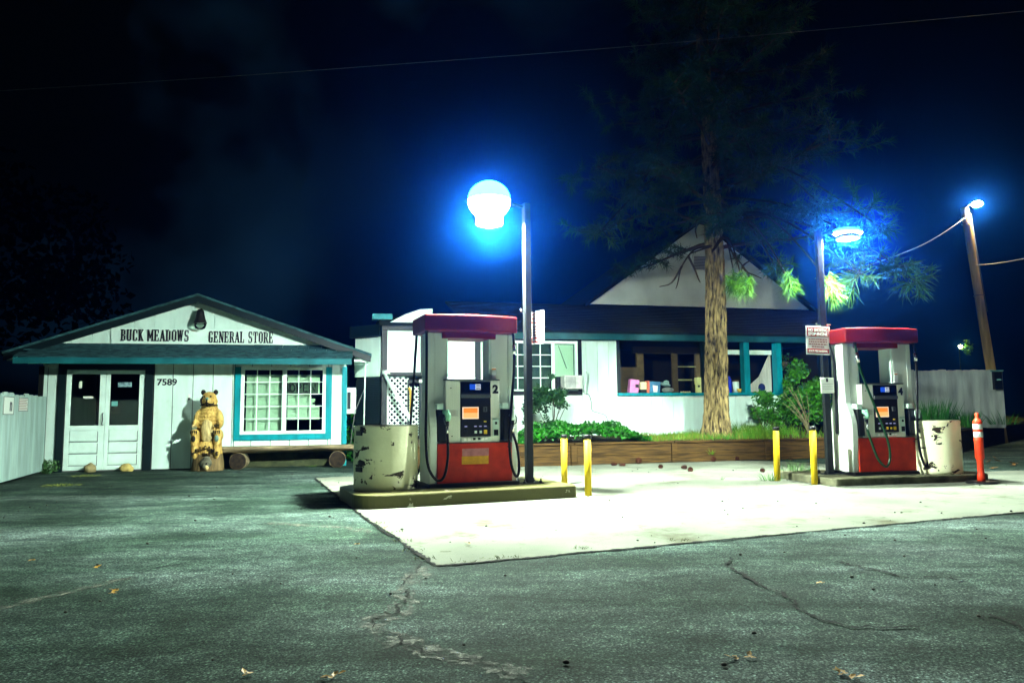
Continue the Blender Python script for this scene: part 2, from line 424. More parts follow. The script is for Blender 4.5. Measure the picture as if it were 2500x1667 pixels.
def ragged_alpha(m, scale, lo, hi):
    nt = m.node_tree; b = nt.nodes['Principled BSDF']; n = nt.nodes.new('ShaderNodeTexNoise'); n.inputs['Scale'].default_value = scale; n.inputs['Detail'].default_value = 9; n.inputs['Roughness'].default_value = .75
    tc = nt.nodes.new('ShaderNodeTexCoord'); nt.links.new(tc.outputs['Object'], n.inputs['Vector'])
    r = nt.nodes.new('ShaderNodeValToRGB'); r.color_ramp.elements[0].position = lo; r.color_ramp.elements[1].position = hi
    nt.links.new(n.outputs['Fac'], r.inputs['Fac']); nt.links.new(r.outputs['Color'], b.inputs['Alpha'])
ragged_alpha(patchm, 11, .44, .60); ragged_alpha(crackm, 7, .36, .46)
def ribbon(mb, pts, w, z, jit=.0, step=.022, wj=.5):
    P = [Vector((p[0], p[1])) for p in pts]; fine = []
    for a, b in zip(P, P[1:]):
        n = max(1, int((b-a).length/step))
        for j in range(n): fine.append(a + (b-a)*j/n)
    fine.append(P[-1]); L = []
    for i, p in enumerate(fine):
        d = (fine[min(i+1, len(fine)-1)] - fine[max(i-1, 0)]).normalized(); n = Vector((-d.y, d.x))
        o = n*jit*(mnoise.noise(Vector((p.x*5, p.y*5, 1.7))) + .7*mnoise.noise(Vector((p.x*17, p.y*17, 9))) + .35*mnoise.noise(Vector((p.x*45, p.y*45, 9))))
        ww = w*max(.12, 1 + wj*mnoise.noise(Vector((p.x*9, p.y*9, 5))) + wj*.8*mnoise.noise(Vector((p.x*31, p.y*31, 2))))
        if i in (0, len(fine)-1): ww *= .2
        L.append((p+o+n*ww/2, p+o-n*ww/2))
    for (a, b), (c, d) in zip(L, L[1:]):
        mb.poly([(a.x,a.y,z),(b.x,b.y,z),(d.x,d.y,z),(c.x,c.y,z)])
    return mb
def gp(*uv): return [G(u, v) for u, v in uv]
mb = MB()
ribbon(mb, gp((1433,1212),(1560,1246),(1782,1308)), .014, .011, .008)
ribbon(mb, gp((1420,1209),(1700,1196),(1990,1179)), .02, .011, .008)
ribbon(mb, gp((2140,1190),(2300,1214),(2500,1236)), .016, .011, .008)
ribbon(mb, gp((1640,1138),(1760,1152),(1890,1170)), .015, .011, .008)
ribbon(mb, gp((770,1167),(880,1168)), .02, .011, .01)
tag(mb.build('pad_joint', jointm), kind='structure')
mb = MB()
ribbon(mb, gp((1040,1382),(985,1440),(990,1470),(968,1500),(905,1512),(918,1530),(955,1560),(1050,1588),(1120,1610),(1280,1650)), .15, .004, .03, wj=.9)
ribbon(mb, gp((-40,1494),(150,1448),(330,1408)), .10, .004, .03, wj=.8)
ribbon(mb, gp((640,1276),(850,1288),(905,1300)), .12, .004, .05, wj=.9)
tag(mb.build('crack_filler', patchm), kind='structure')
mb = MB()
for pts, w in ((((1030,1372),(1026,1385),(985,1425),(1000,1455),(975,1480),(970,1495),(905,1512)), .012),
               (((905,1512),(930,1540),(1010,1580),(1080,1600),(1180,1625),(1290,1668)), .010),
               (((1780,1362),(1775,1380),(1820,1405),(1850,1428),(1925,1450),(1950,1485),(2005,1515),(2070,1530),(2160,1538),(2250,1532)), .020),
               (((2040,1370),(2110,1385),(2220,1412),(2320,1408),(2345,1425)), .022),
               (((300,1406),(380,1390),(455,1374)), .014),
               (((-20,1278),(250,1277),(480,1278),(660,1280)), .016),
               (((2420,1500),(2470,1530),(2510,1545)), .02),
               (((2100,1345),(2000,1330),(1950,1318)), .012)):
    ribbon(mb, gp(*pts), w, .012 if pts[0] in ((1068,1384),(900,1255)) else .009, .05, wj=1.2)
for a, b in (((-.58, 5.7), (15, 12.15)), ((-1.72, 8.55), (-.58, 5.7)), ((-3.54, 13.4), (-1.72, 8.55))):
    d = (Vector(b) - Vector(a)).normalized(); n = Vector((-d.y, d.x))*-.018
    ribbon(mb, [Vector(a) + n, Vector(b) + n], .035, .009, .03, wj=1.2)
tag(mb.build('asphalt_crack', crackm), kind='structure')
mb = MB()
for q in ((900,1255),(930,1278),(960,1300),(985,1322),(1010,1345),(1040,1365),(1130,1374),(1240,1362),(1420,1340),(1660,1321),(1200,1366)):
    p = G(*q)
    for k in range(26):
        a = rnd(0, PI); mb.blade(Vector((p.x + rnd(-.09,.09), p.y + rnd(-.05,.05), .004)), Vector((rnd(-.8,.8), rnd(-.8,.8), .7)).normalized(), rnd(.02,.05), .003, Vector((math.cos(a), math.sin(a), 0)), Vector((0,0,-.01)))
mb.open = True
tag(mb.build('edge_moss', mat('moss', (.07, .085, .015), .9, var=(8, .6))), kind='stuff'); tag(bpy.data.objects['edge_moss'], 'moss and tiny weeds along the edge of the concrete pad', 'moss')

# ================================================================== GENERAL STORE
st = thing('general_store', 'small white gabled general store with teal trim, double doors and big window', 'store', (-9.7, 15.45, 0), 12)
SX0, SX1, SD = -.1, 6.08, 8.0
SEAM = MB()
def boards(mb, s0, s1, z0, z1, y=0., pitch=.406, gap=.018, th=.02, ph=0.):
    """upright boards with open seams in front of a backing sheet"""
    x = s0
    k = math.ceil((s0 - ph)/pitch + 1e-6)
    edges = [s0]
    while ph + k*pitch < s1 - .03:
        if ph + k*pitch > s0 + .03: edges.append(ph + k*pitch)
        k += 1
    edges.append(s1)
    for a, b in zip(edges, edges[1:]):
        mb.box(a + gap/2, b - gap/2, y - th, y, z0, z1)
    SEAM.box(s0 + .003, s1 - .003, y - .003, y + .08, z0 + .003, z1 - .003)
w = MB()
boards(w, SX0, .2, .02, 2.6); boards(w, .2, 2.06, 2.25, 2.6); boards(w, 2.06, 3.7, .02, 2.6)
boards(w, 3.7, 5.76, .02, .6); boards(w, 3.7, 5.76, 2.2, 2.6); boards(w, 5.76, SX1, .02, 2.6)
w.build('wall', white, st); seamm = mat('seam_shadow_gap', (.10, .13, .12), .9); SEAM.build('wall_backing', seamm, st)
w = MB()
w.box(SX0, SX0+.1, .08, SD, 0, 2.6); w.box(SX1-.1, SX1, .08, SD, 0, 2.6); w.box(SX0+.1, SX1-.1, SD-.1, SD, 0, 2.6)
w.build('side_wall', white, st)
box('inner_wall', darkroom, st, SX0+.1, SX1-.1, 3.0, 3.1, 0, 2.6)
PKX, PKZ, SL = 2.95, 3.75, .347
def roofz(x, drop=0): return PKZ - SL*abs(x - PKX) - drop
g = MB()                                     # gable, board by board, cut to the rake
e = SX0 + .05
cuts = [e]
k = 0
while cuts[-1] < SX1 - .05:
    cuts.append(min(SX1 - .05, round((math.floor((cuts[-1])/.406 + 1e-6) + 1)*.406, 4)))
cuts = sorted(set(cuts + [PKX]))
for a, b in zip(cuts, cuts[1:]):
    if b - a < .02: continue
    za, zb = roofz(a+.006, .13), roofz(b-.006, .13)
    if min(za, zb) < 2.63:
        if max(za, zb) < 2.66: continue
        za, zb = max(za, 2.63), max(zb, 2.63)
    g.prism_y([(a+.006, 2.62), (b-.006, 2.62), (b-.006, zb), (a+.006, za)], -.02, 0)
g.prism_y([(SX0+.3, 2.61), (SX1-.3, 2.61), (PKX, roofz(PKX, .14))], -.003, .06)
g.build('gable', white, st)
bd = MB().prism_y([(1.18, 2.685), (5.45, 2.685), (5.44, roofz(5.44, .15)), (4.72, 3.02), (1.18, 3.02)], -.045, -.02).build('sign_board', white_clean, st, .004)
slab('lettering', 'BUCK MEADOWS', letter, bd, 1.37, -.046, 2.74, 1.38, .25)
slab('lettering', 'GENERAL STORE', letter, bd, 3.13, -.046, 2.72, 1.37, .25)
# roof slabs with forward overhang
FY = -.38
r = MB()
for sgn in (-1, 1):
    xe = PKX + sgn*3.68
    r.prism_y([(PKX, PKZ), (xe, roofz(xe)), (xe, roofz(xe) - .05), (PKX, PKZ - .05)], FY, SD + .3)
r.build('roof', shingle, st)
fa = MB()
for sgn in (-1, 1):
    xe = PKX + sgn*3.66
    fa.prism_y([(PKX, PKZ - .052), (xe, roofz(xe) - .052), (xe, roofz(xe) - .19), (PKX, PKZ - .19)], FY + .012, FY + .05)
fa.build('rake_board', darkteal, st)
for sgn in (-1, 1):
    so = MB(); xe = PKX + sgn*3.62; xi = PKX + sgn*3.3
    so.box(min(xe, xi), max(xe, xi), .1, SD, roofz(xe) - .14, roofz(xe) - .09)
    for q in range(8): so.box(min(xe, xi)-.0, max(xe, xi), -.3 + q*1.0, -.24 + q*1.0, roofz(xe) - .2, roofz(xe) - .145)
    so.build('rafter_tails', white, st)
# pent awning over the shop front
aw = MB()
rows = 4
for i in range(rows):
    y0, y1 = -.82 + i*.205, -.82 + (i+1)*.205 + .03
    z0, z1 = 2.335 + i*.08, 2.335 + (i+1)*.08 + .012
    x = -.34 + (.12 if i % 2 else 0)
    while x < 6.2:
        x2 = min(x + rnd(.2, .34), 6.22); dz = rnd(-.004, .006); dy = rnd(-.012, .012)
        n = len(aw.v)
        aw.v += [Vector(p) for p in ((x+.003,y0+dy,z0+dz),(x2-.003,y0+dy,z0+dz),(x2-.003,min(y1,-.021),z1+dz),(x+.003,min(y1,-.021),z1+dz),
                                     (x+.003,y0+dy,z0+dz+.018),(x2-.003,y0+dy,z0+dz+.018),(x2-.003,min(y1,-.021),z1+dz+.018),(x+.003,min(y1,-.021),z1+dz+.018))]
        aw.f += [tuple(n+q for q in f) for f in ((0,3,2,1),(4,5,6,7),(0,1,5,4),(1,2,6,5),(2,3,7,6),(3,0,4,7))]
        x = x2
aw.build('awning', shingle, st)
box('awning_fascia', mat('awning_fascia_paint', (.01, .12, .14), .5, var=((3, 3, 3), .4)), st, -.36, 6.2, -.80, -.76, 2.205, 2.33)
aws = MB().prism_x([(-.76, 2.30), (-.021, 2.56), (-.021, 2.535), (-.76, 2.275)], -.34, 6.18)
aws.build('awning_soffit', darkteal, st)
# corner and door trim
box('corner_trim', teal, st, SX1 - .09, SX1 + .02, -.055, -.021, .0, 2.2, .004)
box('corner_trim', blacktrim, st, SX0 - .06, SX0 + .03, -.06, -.021, .0, 2.2, .004)
box('base_skirt', mat('shaded_skirt', (.045, .055, .025), .9, var=(6, .6)), st, 3.42, 5.98, -.045, -.0215, .01, .40)  # shade under the bench is put into the skirting's dark olive colour
fr = MB(); fr.box(.21, .355, -.06, .02, 0, 2.13); fr.box(1.885, 2.055, -.06, .02, 0, 2.13); fr.box(.21, 2.055, -.062, .02, 2.133, 2.27)
fr.build('door_frame', darkteal, st, .004)
box('threshold', graymetal, st, .36, 1.88, -.05, .05, 0, .025)
for i, (a, b, pa, pb) in enumerate(((.36, 1.116, .455, 1.005), (1.124, 1.882, 1.205, 1.775))):
    d = MB()
    d.box(a, pa, -.03, .012, .03, 2.115); d.box(pb, b, -.03, .012, .03, 2.115)
    d.box(pa, pb, -.03, .012, 2.035, 2.115); d.box(pa, pb, -.03, .012, .86, .955); d.box(pa, pb, -.03, .012, .03, .12)
    zs = [.12, .367, .613, .86]
    for z0, z1 in zip(zs, zs[1:]):
        d.box(pa, pb, -.002, .008, z0, z1)
        d.box(pa + .014, pb - .014, -.026, -.008, z0 + .024, z1 - .004)
    leaf = d.build('door', white_clean, st, .004)
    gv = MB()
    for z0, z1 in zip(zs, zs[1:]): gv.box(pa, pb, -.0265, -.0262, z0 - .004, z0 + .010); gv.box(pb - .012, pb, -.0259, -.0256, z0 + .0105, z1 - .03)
    gv.build('panel_shade_line', mat('panel_line_shade', (.06, .08, .075), .9), leaf)  # dark strips put in as the shadow lines of the raised panels
    box('pane', glass, leaf, pa, pb, -.012, -.006, .955, 2.035)
    if i == 0:
        hd = MB().tube([(1.085, -.03, 1.21), (1.085, -.075, 1.19), (1.095, -.08, 1.08), (1.085, -.075, .985), (1.085, -.03, .96)], .011)
        hd.build('handle', blackpl, leaf)
        n = MB(); n.box(.60, .655, -.018, -.014, 1.74, 1.88); n.build('sticker', signwhite, leaf)
        n = MB(); n.box(.69, .88, -.018, -.014, 1.52, 1.565); n.build('notice_strip', signwhite, leaf)
    else:
        n = MB(); n.box(1.35, 1.62, -.018, -.014, 1.76, 1.86); nn = n.build('notice', mat('blue_grey_notice', (.25, .42, .48), .5, var=((20, 20, 40), .8)), leaf)
        n = MB(); n.box(1.24, 1.36, -.018, -.014, 1.36, 1.46); n.build('notice', mat('teal_card', (.12, .35, .33), .5), leaf)
        for z in (.45, 1.86): box('hinge', blackpl, leaf, 1.876, 1.893, -.046, -.03, z, z + .09)
text('house_number', '7589', letter, st, 2.12, -.021, 1.79, .145, .40, bold=.025, depth=.008)
bl = box('doorbell', signwhite, st, 2.755, 2.795, -.045, -.021, 1.47, 1.60, .004)
box('button', blackpl, bl, 2.76, 2.79, -.052, -.046, 1.475, 1.525)
# gable lamp (unlit): dark cone over a clear lens
gl = MB().lathe([(.05, .40), (.075, .36), (.085, .30), (.10, .22), (.135, .12), (.14, .10)], (2.985, -.2, 3.02), 20)
gl.tube([(2.985, -.02, 3.40), (2.985, -.12, 3.44), (2.985, -.2, 3.40)], .022)
glo = gl.build('gable_lamp', blackpl, st)
MB().lathe([(.13, .10), (.125, .06), (.10, .0), (.05, -.03)], (2.985, -.2, 3.015), 20).build('lens', glass, glo)
# picture window
ww = MB()
ww.box(3.70, 3.83, -.055, -.02, .59, 2.19); ww.box(5.635, 5.765, -.055, -.02, .59, 2.19); ww.box(3.83, 5.635, -.055, -.02, .59, .715)
win = ww.build('window', teal, st, .004)
wf = MB()
wf.box(3.83, 3.90, -.05, .04, .718, 2.2); wf.box(5.565, 5.635, -.05, .04, .718, 2.2); wf.box(3.90, 5.565, -.05, .04, .718, .79); wf.box(3.90, 5.565, -.05, .04, 2.13, 2.2)
wf.box(4.70, 4.79, -.052, .03, .79, 2.13)
wf.build('sash', white_clean, win, .004)
mu = MB()
for a, b in ((3.90, 4.70), (4.79, 5.565)):
    for k in (1, 2): x = a + (b-a)*k/3; mu.box(x-.008, x+.008, -.022, -.006, .79, 2.13)
    for k in range(1, 5): z = .79 + 1.34*k/5; mu.box(a, b, -.0215, -.0055, z-.007, z+.007)
mu.build('muntins', white_clean, win)
box('pane', glass, win, 3.90, 5.565, -.004, .002, .79, 2.13)
bm_ = MB()
z = .80; i = 0
while z < 1.98:
    sag = 0.0
    for a, b in ((3.92, 4.76), (4.80, 5.50)):
        if a > 4.7 and z < 1.02: continue
        t = Matrix.Translation((0, .16, z)) @ Matrix.Rotation(R(62), 4, 'X')
        if a > 4.7 and 1.30 < z < 1.62: b = 5.40 + rnd(-.12, .1)
        bm_.box(a, b, -.025, .025, -.001, .001, t)
    z += .042
bm_.build('blinds', blindm, win)
box('headrail', blindm, win, 3.92, 5.5, .13, .2, 1.98, 2.03)
# neon OPEN sign, switched off, hanging inside the glass
op = thing('open_sign', 'unlit OPEN neon sign hanging inside the store window', 'sign', Vector((-9.7, 15.45, 0)) + Matrix.Rotation(R(12), 3, 'Z') @ Vector((4.84, .06, 1.60)), 12)
box('backing', mat('smoked_backing', (.07, .11, .08), .4), op, 0, .62, .012, .02, 0, .27)
fm = MB()
for a in ((0, .62, 0, .018), (0, .62, .252, .27)): fm.box(a[0], a[1], -.008, .012, a[2], a[3])
fm.box(0, .018, -.008, .012, .0181, .2519); fm.box(.602, .62, -.008, .012, .0181, .2519)
fm.build('frame', blackpl, op)
nt_ = MB()
def loop(pts): nt_.tube([(p[0], -.004, p[1]) for p in pts], .016, 8)
loop([(.07+.05*math.cos(a*PI/8)+.0, .135+.085*math.sin(a*PI/8)) for a in range(17)])
loop([(.17,.05),(.17,.22),(.24,.215),(.255,.175),(.24,.135),(.175,.13)])
loop([(.40,.22),(.31,.22),(.31,.135),(.38,.135),(.31,.135),(.31,.05),(.40,.05)])
loop([(.455,.05),(.455,.22),(.56,.05),(.56,.22)])
nt_.build('neon_tube', blackpl, op)

def SP(s, y, z=0): return Vector((-9.7, 15.45, 0)) + Matrix.Rotation(R(12), 3, 'Z') @ Vector((s, y, z))

# bench: a half log on two cross logs
be = thing('log_bench', 'rustic bench of a split log on two log rounds below the store window', 'bench', SP(3.5, -.36), 12)
se = MB(); prof = []
n = 24
for i in range(n):
    x = -.02 + 2.82*i/(n-1); row = []
    for j in range(13):
        a = PI*(j/12.0)
        rr = 1 + .12*mnoise.noise(Vector((x*1.7, a*1.5, 2)))
        row.append((x, -.21*math.cos(a)*rr, .475 - .125*math.sin(a)*rr*(1.15 - .12*x/2.8)))
    prof.append(row)
for row in prof: se.v += [Vector(p) for p in row]
for i in range(n-1):
    for j in range(12):
        a = i*13+j; se.smooth.add(len(se.f)); se.f.append((a, a+1, a+14, a+13))
    se.f.append((i*13, (i+1)*13, (i+1)*13+12, i*13+12))
se.f.append(tuple(range(13))); se.f.append(tuple((n-1)*13 + j for j in reversed(range(13))))
se.build('seat', logm, be)
for x in (.38, 2.42):
    l = MB(); pts = []
    for j in range(20):
        a = 2*PI*j/20; rr = .162*(1 + .07*mnoise.noise(Vector((math.cos(a), math.sin(a), x))))
        pts.append((x + rr*math.cos(a)*1.08, .168 + rr*math.sin(a)*1.1))
    lo = l.prism_y(pts, -.20, .34).build('log_round', logm, be)
    l = MB(); l.prism_y([(x + (p[0]-x)*.97, .168 + (p[1]-.168)*.97) for p in pts], -.206, -.2005); l.build('cut_face', logend, lo)

# carved bear
def blend(parts, name, m, parent, vox=.018, smooth_it=6):
    mb = MB()
    for p in parts:
        c, r = p[0], p[1]
        M = Matrix.Rotation(R(p[2]), 3, p[3]) if len(p) > 2 else None
        mb.ell(c, r, 24, 14, M)
    o = mb.build(name, m, parent)
    rm = o.modifiers.new('r', 'REMESH'); rm.mode = 'VOXEL'; rm.voxel_size = vox; rm.use_smooth_shade = True
    sm = o.modifiers.new('s', 'SMOOTH'); sm.iterations = smooth_it; sm.factor = .5
    bpy.context.view_layer.update()
    me = bpy.data.meshes.new_from_object(o.evaluated_get(bpy.context.evaluated_depsgraph_get()))
    o.modifiers.clear(); o.data = me
    return o
bear = thing('bear_statue', 'carved wooden bear on a stump with a welcome greeting, standing by the store window', 'statue', SP(3.28, -.52), 9)
def stump(h0, h1, r0, r1, seed, ridged=.05):
    mb = MB(); N = 40; K = 14
    for i in range(K+1):
        t = i/K
        for j in range(N):
            a = 2*PI*j/N; rr = (r0 + (r1-r0)*t)*(1 + ridged*mnoise.noise(Vector((math.cos(a)*4, math.sin(a)*4, t*1.2 + seed))))
            mb.v.append(Vector((rr*math.cos(a), rr*.85*math.sin(a), h0 + (h1-h0)*t)))
    for i in range(K):
        for j in range(N):
            a = i*N+j; b = i*N+(j+1) % N; mb.smooth.add(len(mb.f)); mb.f.append((a, b, b+N, a+N))
    mb.f.append(tuple(reversed(range(N)))); mb.f.append(tuple(K*N+j for j in range(N)))
    return mb
stump(0, .34, .315, .29, 1, .09).build('stump', carvedgrey, bear)
stump(.34, .60, .285, .265, 5, .06).build('stump_top', carved, bear)
for sx in (-1, 1):
    ft = blend([((sx*.225, -.19, .62), (.085, .12, .16)), ((sx*.225, -.20, .78), (.085, .11, .085)), ((sx*.215, -.05, .72), (.085, .2, .14)), ((sx*.215, -.21, .44), (.075, .075, .2))], 'foot', carved, bear)
    pd = MB().ell((sx*.228, -.297, .665), (.045, .03, .068), 16, 10); pd.build('paw_pad', carveddark if sx < 0 else mat('grey_green_pad', (.10, .17, .14), .5), ft)
    cl = MB()
    for k in range(4): cl.box(sx*.225 - .066 + k*.036, sx*.225 - .046 + k*.036, -.302, -.285, .765, .83)
    cl.build('claws', carveddark, ft)
PROF = [(.58, .215), (.68, .22), (.78, .23), (.88, .24), (.97, .25), (1.05, .255), (1.12, .245), (1.19, .225), (1.26, .195), (1.32, .165), (1.37, .15)]
body = blend([((0, .01, z), (w_, w_*.80, .075)) for z, w_ in PROF] +
             [((-.215, -.04, 1.10), (.075, .11, .17), 12, 'Y'), ((.225, -.04, 1.08), (.075, .11, .19), -10, 'Y'),
              ((-.235, -.14, .98), (.065, .10, .075)), ((.248, -.13, .96), (.062, .10, .085))], 'body', carved, bear, .014, 4)
blend([((0, -.135, .83), (.13, .11, .27)), ((0, -.12, .70), (.125, .12, .16))], 'belly', carvedpale, bear)
for sx, px in ((-1, -.225), (1, .215)):
    cl = MB()
    for k in range(4):
        cl.tube([(px - .035 + k*.024, -.27, .955), (px - .037 + k*.024, -.292, .925), (px - .036 + k*.024, -.285, .885)], [.010, .009, .003], 8)
    cl.build('paw_claws', carvedpale if sx < 0 else carveddark, bear)
hd = blend([((0, -.03, 1.49), (.150, .15, .15)), ((0, -.05, 1.43), (.162, .15, .095)), ((0, -.15, 1.42), (.085, .085, .07)), ((-.10,-.03,1.43),(.07,.1,.085)), ((.10,-.03,1.43),(.07,.1,.085))], 'head', carved, bear, .012, 3)
for sx in (-1, 1):
    er = MB().ell((sx*.125, -.01, 1.625), (.05, .035, .058), 18, 12); er.build('ear', carveddark, hd)
MB().ell((0, -.165, 1.45), (.062, .075, .062), 18, 12).build('snout', carvedpale, hd)
MB().ell((0, -.232, 1.49), (.034, .026, .026), 14, 10).build('nose', mat('grey_green_nose', (.10, .22, .18), .4), hd)
for sx in (-1, 1): MB().ell((sx*.062, -.176, 1.535), (.02, .016, .018), 12, 8).build('eye', carveddark, hd)
mo = MB()
mo.tube([(-.115, -.165, 1.40), (-.125, -.155, 1.365), (-.075, -.215, 1.375), (-.02, -.232, 1.395), (0, -.238, 1.41), (.03, -.232, 1.39), (.08, -.213, 1.37), (.125, -.165, 1.38), (.12, -.17, 1.405)], .013, 8)
mo.tube([(0, -.238, 1.47), (0, -.243, 1.39), (.0, -.215, 1.345), (.0, -.195, 1.325)], [.012, .016, .02, .012], 8)
mo.box(-.02, .02, -.21, -.18, 1.325, 1.35)
mo.tube([(-.09, -.172, 1.545), (-.135, -.13, 1.47), (-.125, -.152, 1.39)], [.012, .026, .016], 8)
mo.tube([(.165*math.cos(2*PI*k/24), -.035 + .155*math.sin(2*PI*k/24), 1.352) for k in range(25)], .012, 6); mo.build('mouth', carveddark, hd)
# WELCOME in an arc round the stump
for i, ch in enumerate('WELCOME'):
    zz = .315 + .125*math.cos((i-3)/3*PI/2)
    wd_ = .07 if ch in 'WM' else .052
    text('lettering', ch, carveddark, bear, (i-3)*.080 - wd_/2, -.255 if abs(i-3) < 2 else -.272, zz, .082, wd_, bold=.04, depth=.03)
rc = blend([((.02, -.25, .17), (.12, .08, .12)), ((.02, -.31, .10), (.06, .06, .06)), ((.04, -.28, .26), (.075, .05, .05))], 'cub', mat('cub_dark_wood', (.11, .11, .075), .6, var=(9, .7)), bear, .016, 3)
MB().ell((.05, -.335, .155), (.022, .015, .022), 10, 8).build('eye', carveddark, rc)
MB().ell((.06, -.35, .075), (.04, .03, .05), 12, 8).build('muzzle', carvedpale, rc)
mb = MB()
for k in range(5): mb.tube([(-.03 + k*.03, -.262 - .01*math.cos((k-2)*.5), .385), (-.035 + k*.034, -.272, .345), (-.03 + k*.03, -.262, .305)], .008, 6)
mb.build('carved_grooves', carveddark, bear)

# door stones
def stone(name, p, r, label, m):
    mb = MB(); mb.ell((0, 0, 0), (1, 1, 1), 16, 10)
    for v in mb.v:
        q = v*(1 + .35*mnoise.noise(v*1.3 + Vector((p[0], 1, 2)))); v.x, v.y, v.z = q.x*r[0], q.y*r[1], max(q.z*r[2], -r[2]*.55)
    o = mb.build(name, m, None, 0, True); o.location = (p[0], p[1], r[2]*.52)
    return tag(o, label, 'rock')
stone('rock', SP(.93, -.2), (.12, .09, .12), 'brownish rock propped against the left leaf of the double doors', mat('dull_rock', (.30, .25, .12), .85, var=(7, .5), bump=(14, .8, .03)))
stone('rock', SP(1.62, -.2), (.14, .08, .10), 'yellowish rock lying before the right leaf of the double doors', rockm)
# ================================================================== FUEL ISLANDS
def island(name, label, loc, rz, x0, x1, y0, y1, h, rl, rr, m):
    t = MB(); pts = []
    def corner(cx, cy, r, a0):
        for k in range(7):
            a = R(a0 + 90*k/6); pts.append((cx + r*math.cos(a), cy + r*math.sin(a)))
    corner(x0+rl, y0+rl, rl, 180); corner(x1-rr, y0+rr, rr, 270); corner(x1-rr, y1-rr, rr, 0); corner(x0+rl, y1-rl, rl, 90)
    t.prism_z(pts, -.03, h)
    o = t.build(name, m, None, .018); o.location = loc; o.rotation_euler = (0, 0, R(rz))
    return tag(o, label, 'kerb island')
island_side = flaking('island_painted_concrete', (.085, .082, .03), (.40, .40, .34), (3.2, 3.2, 5), .66)
island('fuel_island', 'raised concrete island carrying pump 2 and the flaking drum', (-1.73, 8.99, 0), 22, -.15, 2.79, 0, 1.55, .17, .30, .05, island_side)
island('fuel_island', 'raised concrete island carrying pump 4, beside the orange delineator', (4.50, 11.05, 0), 12, .25, 3.1, 0, 1.55, .12, .08, .25, concrete)

def drum(label, loc, r, h, seed):
    mb = MB(); N = 48
    prof = [(r*.985, 0)] + [(r*(1 + .004*math.sin(k*9)), h*k/14) for k in range(1, 14)] + [(r*1.015, h*.985), (r*1.012, h), (r*.965, h+.004), (r*.93, h - .012), (.02, h - .008)]
    mb.lathe(prof, (0, 0, 0), N)
    for v in mb.v:
        a = math.atan2(v.y, v.x); v.x += .006*mnoise.noise(Vector((math.cos(a)*3, math.sin(a)*3, v.z*3 + seed))); v.y += .006*mnoise.noise(Vector((math.cos(a)*3, math.sin(a)*3, v.z*3 + seed + 9)))
    o = mb.build('barrier_drum', drumpaint); o.location = loc; o.rotation_euler = (0, 0, seed)
    return tag(o, label, 'drum')
d1 = drum('cream drum with big rusty flakes guarding pump 2', (-1.68, 9.86, .168), .418, .82, .4)
for z in (.70, .24): 
    b = MB(); b.box(-.418-.012, -.36, -.10, .03, z, z + .06); 
    bb = b.build('bracket', rubber, d1); bb.rotation_euler = (0, 0, R(18))
d2 = drum('pale drum with peeling paint beside pump 4', (6.72, 11.95, .118), .40, .83, 2.3)

# pumps -----------------------------------------------------------------
orange_scr = emit('screen_orange', (1.0, .30, .03), 0.375)
cream_scr = emit('screen_cream', (1.0, .55, .17), 0.390)
rim_scr = emit('screen_rim', (1.0, .80, .55), 0.390)
blue_scr = emit('display_blue', (.02, .12, .85), 0.270)
lcd_scr = emit('display_white', (.75, .85, 1.0), 0.300)
key_lit = emit('key_glow', (.55, .6, 1.0), 0.180)
stain_p = mat('faded_purple_decal', (.42, .16, .17), .5, var=(14, .3))
stain_y = mat('faded_yellow_decal', (.52, .26, .01), .5, var=(14, .3))
brightlab = mat('label_white', (.85, .87, .86), .4)
yellowpl = mat('yellow_button', (.85, .55, .04), .4)
olive = mat('olive_plate', (.16, .16, .08), .5)

def smooth_path(pts, n=6):
    P = [Vector(p) for p in pts]; P = [P[0]*2 - P[1]] + P + [P[-1]*2 - P[-2]]; out = []
    for i in range(1, len(P)-2):
        for k in range(n):
            t = k/n; a, b, c, d = P[i-1], P[i], P[i+1], P[i+2]
            out.append(.5*((2*b) + (c-a)*t + (2*a-5*b+4*c-d)*t*t + (3*b-a-3*c+d)*t**3))
    out.append(P[-2]); return out

def sail_profile(y0, y1, zt):
    """side shell seen from the end: broad skirt, shoulder at holster height, slim mast above"""
    ym = (y0+y1)/2; f = []
    for z, hw in ((.03,.255),(.3,.275),(.6,.290),(.80,.285),(.92,.255),(1.02,.205),(1.12,.165),(1.3,.15),(zt,.15)):
        f.append((z, hw))
    return [(ym-hw, z) for z, hw in f] + [(ym+hw, z) for z, hw in reversed(f)]

